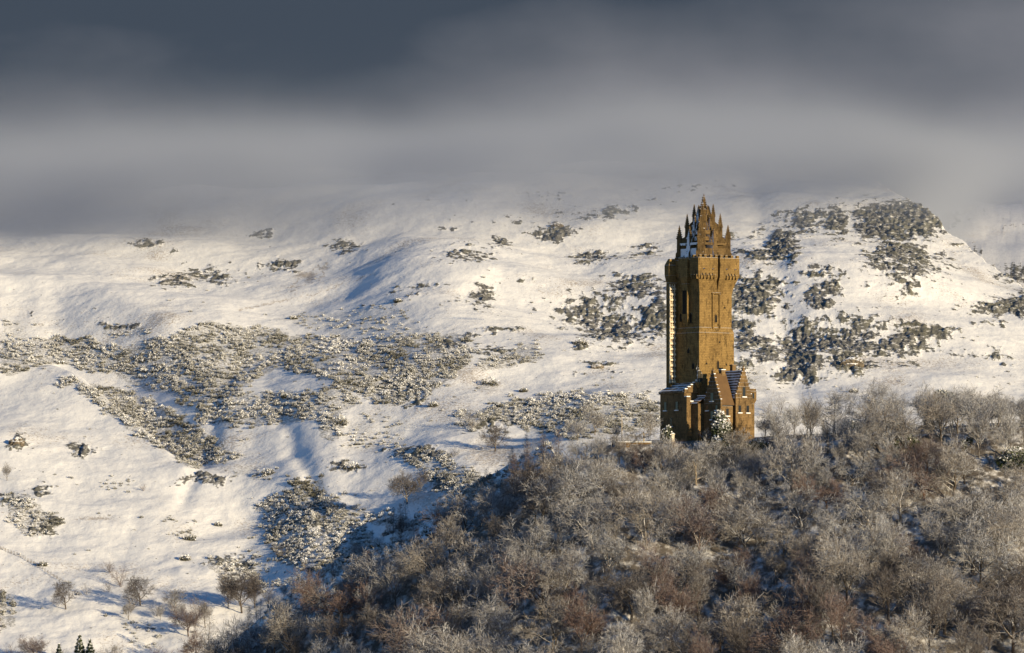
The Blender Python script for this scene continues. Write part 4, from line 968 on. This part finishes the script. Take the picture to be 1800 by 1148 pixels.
evergreen('holly_bush', 'dark green holly bush on the terrace right of the lodge', 1330, 790, -4.2, YEW, 1100, .24, y=1980, seed=8, snow=.55)
evergreen('holly_bush', 'small ivy-green bush below the lodge wall', 1298, 800, -5.0, IVY, 900, .24, y=1976, seed=9, snow=.55)
evergreen('holly_bush', 'snow-capped bush below the lone yew on the slope', 1392, 830, -2.4, YEW, 500, .22, y=1966, seed=12, snow=-.1)
evergreen('holly_bush', 'dark snow-flecked bush against the left foot of the lodge', 1172, 772, -5.2, [((0, 0, .4), (.38, .3, .42)), ((.1, 0, .75), (.2, .2, .25))], 900, .22, y=1988, seed=10, snow=.75)
SPR = [((0, 0, .10 + .12 * i), (.30 * (1 - i / 8.2), .30 * (1 - i / 8.2), .09)) for i in range(8)]
for k, (u, top, lab, y) in enumerate([(140, 1116, 'dark green spruce at the bottom edge, tallest of the three spruces', 2331), (158, 1124, 'dark green spruce touching the right side of the tallest spruce', 2329), (104, 1132, 'snowy tipped spruce left of the tallest spruce at the bottom edge', 2330)]):
    x = (u - CX) / F * y; z = gzx(x, y); h = (HR - top) / F * y - z
    evergreen('spruce_tree', lab, u, 0, -max(h, 4), SPR, 2600, .34, y=y, seed=20 + k, th=.9, snow=.6)
evergreen('spruce_tree', 'small dark green conifer half hidden among bare crowns in mid wood', 853, 1000, -7.0, SPR, 1200, .26, y=1950, seed=26, th=.9, snow=.8)
evergreen('yew_tree', 'dark yew in deep shade at the right edge of the wood', 1790, 930, -8, YEW, 2200, .3, y=1945, seed=28, snow=.85)
evergreen('yew_tree', 'dark evergreen hollow beneath the trees right of mid wood', 1585, 880, -6, YEW, 1800, .3, y=1960, seed=29, snow=.9)
evergreen('ivy_clad_tree', 'bright green ivy-covered leaning trunk on the right of the wood', 1705, 890, -8, [((-.2, 0, .25), (.12, .12, .22)), ((0, 0, .5), (.14, .14, .22)), ((.2, 0, .72), (.16, .16, .2))], 900, .24, y=1955, seed=30, snow=.8)

# ---- gorse: thickets as one uncountable mass, single bushes as things
def bush_mesh(seed, n=85, size=.21):
    return leaf_cloud(seed, n, [((0, 0, .45), (1.0, 1.0, .75)), ((.4, .2, .3), (.7, .7, .55)), ((-.45, -.1, .35), (.6, .6, .5))], size, -.02)
BV = [bush_mesh(200 + i) for i in range(10)]
rs = RS(5); gv, gf, gs, gt, nv = [], [], [], [], 0
def add_bush(p, s, sz):
    global nv
    SF = float(np.clip(.72 + .9 * fbm(p[0] / 26, p[1] / 40, 3, 99) + rs.uniform(-.2, .2), .12, 1.15))
    k = rs.randint(len(BV)); v, q, sn, tn = BV[k]; a = rs.uniform(0, 6.28); ca, sa_ = math.cos(a), math.sin(a)
    w = v * (s, s, sz); w = np.stack([w[:, 0] * ca - w[:, 1] * sa_, w[:, 0] * sa_ + w[:, 1] * ca, w[:, 2]], 1) + p
    gv.append(w); gf.append(q + nv); gs.append(np.clip(sn * SF, 0, 1)); gt.append(np.clip(tn * rs.uniform(.5, 1.4), 0, 1)); nv += len(w)
def gpos(u, r):
    g = ground(u, r); return None if g is None or g.y < 2016 else g
for dn, poly in GORSE:
    us = [p[0] for p in poly]; rr = [p[1] for p in poly]
    area = (max(us) - min(us)) * (max(rr) - min(rr)); n = int(area * dn / 13)
    uq = rs.uniform(min(us) - 8, max(us) + 8, n); rq = rs.uniform(min(rr) - 6, max(rr) + 6, n)
    jit_u = uq + 26 * fbm(uq / 30, rq / 18, 3, 91); jit_r = rq + 16 * fbm(uq / 28 + 9, rq / 16, 3, 93)
    keep = in_poly(jit_u, jit_r, poly) & (fbm(uq / 34, rq / 17, 3, 95) > -.16 - .3 * (dn - .7))
    for u, r in zip(uq[keep], rq[keep]):
        g = gpos(u, r)
        if g is None: continue
        s = rs.uniform(.4, 1.0) ** 1.2 * 1.25 * (1.05 if dn > .7 else .85)
        add_bush(np.array(g) + (0, 0, -.15), s, s * rs.uniform(.7, 1.15))
# stray tufts scattered thinly over the whole hillside
n = 16000; uq = rs.uniform(-30, 1830, n); rq = rs.uniform(400, 1130, n)
pr = .5 + 1.2 * fbm(uq / 90, rq / 45, 3, 97); pr *= sstep(400, 640, rq) * (1 - .55 * sstep(820, 900, rq) * (uq < 420)) * (1 - .6 * sstep(1340, 1400, uq) * (rq < 640)) * np.where((uq < 420) & (rq > 640) & (rq < 860), .35, 1)
for u, r, p_ in zip(uq, rq, pr):
    if rs.uniform() > p_ * .62: continue
    g = gpos(u, r)
    if g is None: continue
    s = rs.uniform(.10, .34) if rs.uniform() < .90 else rs.uniform(.5, .95)
    add_bush(np.array(g) + (0, 0, -.1), s, s * rs.uniform(.6, 1.1))
for _ in range(620):                                      # scrub along the shaded bank west of the wood
    u = rs.uniform(440, 1010); y = rs.uniform(2022, 2082); x = (u - CX) / F * y; s = rs.uniform(.5, 1.3)
    add_bush(np.array((x, y, gzx(x, y) - .1)), s, s * rs.uniform(.8, 1.3))
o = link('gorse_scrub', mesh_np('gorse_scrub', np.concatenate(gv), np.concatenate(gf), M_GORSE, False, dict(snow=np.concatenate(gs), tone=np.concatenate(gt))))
tag(o, 'snow-laden gorse thickets and tufts spread across the hillside', 'gorse', kind='stuff')

# undergrowth among the trees
rs2 = RS(8); lines = []
for _ in range(2600):
    y = rs2.uniform(1870, 2006); u = rs2.uniform(410, 1840); x = (u - CX) / F * y; z = gzx(x, y); row = HR - z / y * F
    if row > 1190 or row < crest_row(u) - 8 or (y > 1982 and 1150 < u < 1340): continue
    b0 = np.array((x, y, z - .1)); hh = rs2.uniform(.8, 3.2)
    if row - hh * F / y < crown_top(u) + 4: continue
    for k in range(6):
        d = rs2.normal(size=3) * (.35, .35, .1) + (0, 0, 1); lines.append(([b0, b0 + d * hh * .5, b0 + d * hh + rs2.normal(size=3) * .25], [.035, .028, .012]))
v, q = tubes(lines, 3)
o = link('undergrowth', mesh_np('undergrowth', v, q, M_TWIG)); tag(o, 'bare frosted brushwood covering the ground beneath the trees', 'undergrowth', kind='stuff')

# ------------------------------------------------------------------ small things by the tower and on the slope
t = NT('painted_pole'); M_POLE = t.col((0.42, 0.36, 0.28))
y = 1996.0
def at(u, y): x = (u - CX) / F * y; return Vector((x, y, gzx(x, y)))
p = at(1093, y); hgt = (HR - 730) / F * y - p.z
e = empty('flag_pole', p); tag(e, 'pale slender pole standing on the terrace left of the lodge', 'pole')
v, q = tubes([([(0, 0, -.5), (0, 0, hgt * .5), (0, 0, hgt)], [.16, .14, .10])], 8); link('shaft', mesh_np('pole_shaft', v, q, M_POLE, True), e)
v, q = tubes([([(0, 0, -.6), (0, 0, .2), (0, 0, .45)], [.45, .42, .2])], 8); link('base', mesh_np('pole_base', v, q, M_LODGE, False), e)
v, q = tubes([([(0, 0, hgt), (0, 0, hgt + .14), (0, 0, hgt + .3)], [.12, .2, .05])], 8); link('finial', mesh_np('pole_finial', v, q, M_POLE, True), e)
p = at(1183, 1984); e = empty('gate_pillar', p); tag(e, 'pale stone gate pillar beside the left foot of the lodge', 'pillar')
m = MB(); m.box(-.4, .4, -.4, .4, -.6, 3.4); m.build('shaft', M_TRIM, e, .04); m = MB(); m.box(-.55, .55, -.55, .55, 3.4, 3.7); m.build('cap', M_TRIM, e, .04); m = MB(); m.frus((-.5, .5, -.5, .5), 3.7, (-.2, .2, -.2, .2), 3.95); m.build('snow_cap', M_SNOW, e)
# terrace parapet wall with a stone block at its left end
e = empty('terrace_wall', at(1128, 1990)); tag(e, 'low terrace wall capped with snow in front of the tower foot', 'wall')
m = MB(); m.box(-.3, .3, -8.5, 6.5, -1.6, .55); w_ = m.build('wall', M_LODGE, e, .03); w_.rotation_euler = (0, 0, -math.pi / 2)
m = MB(); m.box(-.42, .42, -8.6, 6.6, .55, .82); w_ = m.build('snow_cap', M_SNOW, e, .08); w_.rotation_euler = (0, 0, -math.pi / 2)
e = empty('stone_block', at(1097, 1986)); tag(e, 'squat dark stone block at the left end of the terrace wall', 'stone block')
m = MB(); m.box(-.8, .8, -1.6, 1.6, -1.4, 1.0); w_ = m.build('block', M_LODGE, e, .06); w_.rotation_euler = (0, 0, -math.pi / 2)
m = MB(); m.box(-.85, .85, -1.65, 1.65, 1.0, 1.22); w_ = m.build('snow_cap', M_SNOW, e, .07); w_.rotation_euler = (0, 0, -math.pi / 2)
# post-and-wire fence climbing the near left slope
fp = [(0, 966), (25, 976), (50, 988), (75, 1003), (95, 1016), (112, 1028)]
fu = np.arange(-6, 118, 5.0); fr = np.interp(fu, [q[0] for q in fp], [q[1] for q in fp])
gs_ = [ground(u, r) for u, r in zip(fu, fr)]
e = empty('wire_fence', gs_[0]); tag(e, 'thin post-and-wire fence climbing the snowy slope at the left edge', 'fence')
for g in gs_:
    d = g - gs_[0]; v, q = tubes([([tuple(d + Vector((0, 0, -.3))), tuple(d + Vector((0, 0, .5))), tuple(d + Vector((.03, 0, 1.15)))], [.09, .09, .085])], 5); link('post', mesh_np('fence_post', v, q, M_BARK), e)
for hz in (.45, .95):
    v, q = tubes([([tuple(g - gs_[0] + Vector((0, 0, hz))) for g in gs_], [.022] * len(gs_))], 4); link('wire', mesh_np('fence_wire', v, q, M_BARK), e)

# single gorse bushes and boulders that stand clear on the snow
BUSH = [(1020, 607, 2.4, 'dark rounded gorse bush alone on open snow left of the tower'), (700, 532, 1.6, 'small gorse bush alone on the middle slope'), (640, 610, 1.8, 'gorse bush at the upper rim of the large thicket'), (860, 678, 3.0, 'snowy gorse bush below the long thicket in mid slope'), (596, 748, 3.2, 'tall dark gorse bush on the snow bank in mid slope'), (618, 826, 3.0, 'gorse bush on the open bank above the shaded glen'), (332, 950, 2.2, 'gorse bush near the middle of the lower left slope'), (325, 985, 1.9, 'gorse bush just below another on the lower left slope'), (382, 925, 1.3, 'tiny dark gorse bush left of the big lower thicket'), (1090, 700, 2.2, 'gorse bush right above the long thicket by the tower'), (515, 562, 1.4, 'small round gorse bush above the large thicket'), (330, 805, 1.7, 'gorse bush on the skyline of the left spur'), (75, 995, 1.6, 'lone low gorse bush beside the wire fence'), (470, 835, 2.2, 'gorse bush at the foot of the spur'), (760, 715, 1.8, 'gorse bush right of the large thicket'), (920, 690, 1.5, 'small gorse bush on snow above the long thicket'), (500, 700, 1.6, 'gorse bush between the upper thickets'), (1500, 690, 1.5, 'small gorse bush on the snow behind the crest trees right of the lodge')]
for k, (u, r, s, lab) in enumerate(BUSH):
    g = gpos(u, r)
    if g is None: continue
    v, q, sn, tn = leaf_cloud(400 + k, 420, [((0, 0, .4 * s), (s, s, .7 * s)), ((.5 * s, 0, .3 * s), (.7 * s, .6 * s, .5 * s)), ((-.6 * s, .1, .3 * s), (.6 * s, .6 * s, .45 * s))], .26, .35)
    o = link('gorse_bush', mesh_np('gorse_bush', v, q, M_GORSE, False, dict(snow=sn, tone=tn)), None, g); tag(o, lab, 'bush', 'single gorse bushes on the snow')
t = NT('boulder_rock'); x, _g = t.normal(); oc = t.coord(); n_ = t.noise(oc, 1.2, 5, .65)
M_ROCK = t.col(t.mix(t.rng(t.math('ADD', x[2], t.math('SUBTRACT', n_, .5)), .45, .75), t.mix(t.rng(n_, .35, .65), (0.05, 0.043, 0.036), (0.20, 0.165, 0.125)), SNOW))
def boulder(u, r, s, lab, seed):
    g = ground(u, r)
    if g is None: return
    import bmesh
    bm = bmesh.new(); bmesh.ops.create_icosphere(bm, subdivisions=4, radius=1.0)
    co = np.array([v.co for v in bm.verts]); dz = .28 * fbm(co[:, 0] * 1.6 + seed, co[:, 1] * 1.6 + co[:, 2] * 1.3, 4, seed) + .12 * fbm(co[:, 0] * 5, co[:, 2] * 5 + co[:, 1] * 3, 2, seed + 5)
    for v, d in zip(bm.verts, dz): v.co = Vector((v.co.x * s[0], v.co.y * s[1], v.co.z * s[2])) * (1 + float(d))
    me = bpy.data.meshes.new('boulder'); bm.to_mesh(me); bm.free(); me.materials.append(M_ROCK)
    tag(link('boulder', me, None, g + Vector((0, 0, s[2] * .3))), lab, 'boulder')
boulder(30, 783, (2.9, 2.2, 2.1), 'large brown boulder alone on the snow of the left spur', 3)
boulder(980, 400, (2.6, 1.6, 1.5), 'dark rock knob on the upper slope left of the tower', 5)
boulder(1498, 645, (4.2, 2.5, 2.6), 'dark rounded rock buttress at the foot of the right-hand crags', 7)
boulder(1050, 648, (2.4, 1.5, 1.2), 'flat brown rock on the snow left of the tower foot', 9)

# ------------------------------------------------------------------ labels that single out each tree
def where(t_):
    u, r = t_['u'], t_['r']
    if t_['zone'] == 'slope':
        col = 'on the lower left snow slope' if u < 500 else 'on the open snow between glen and thickets' if u < 900 else 'on the snow bank left of the tower' if u < 1150 else 'behind the lodge on the right'
        return col
    if t_['zone'] == 'lodge': return 'before the lodge foot, ' + ('left half' if u < 1260 else 'right half')
    if t_['zone'] == 'bank': return 'on the shaded bank, ' + ('lowest part' if u < 540 else 'lower part' if u < 640 else 'middle part' if u < 740 else 'upper part' if u < 850 else 'highest part')
    if t_['zone'] == 'bottom': return 'along the bottom edge left of the wood'
    band = 'top' if r < 800 else 'upper' if r < 880 else 'middle' if r < 965 else 'lower' if r < 1050 else 'bottom'
    cols = ['left tip', 'far left', 'left', 'mid left', 'area below the tower', 'mid right', 'right', 'far right']
    k = int(np.clip(np.searchsorted([560, 720, 880, 1060, 1310, 1480, 1650], u), 0, 7))
    return 'in %s row, %s' % (band, cols[k])
ORD = ['first', 'second', 'third', 'fourth', 'fifth', 'sixth', 'seventh', 'eighth', 'ninth', 'tenth', 'eleventh', 'twelfth']
bk = {}
for t_ in TREES: bk.setdefault((TONES[t_['tone']][0], WORDS[t_['kind']], where(t_)), []).append(t_)
for (tn, wd, wh), L in bk.items():
    L.sort(key=lambda q: q['u'])
    for i, t_ in enumerate(L):
        t_['o']['label'] = '%s %s %s' % (tn, wd, wh) + ('' if len(L) == 1 else ', %s from left' % ORD[min(i, 11)])
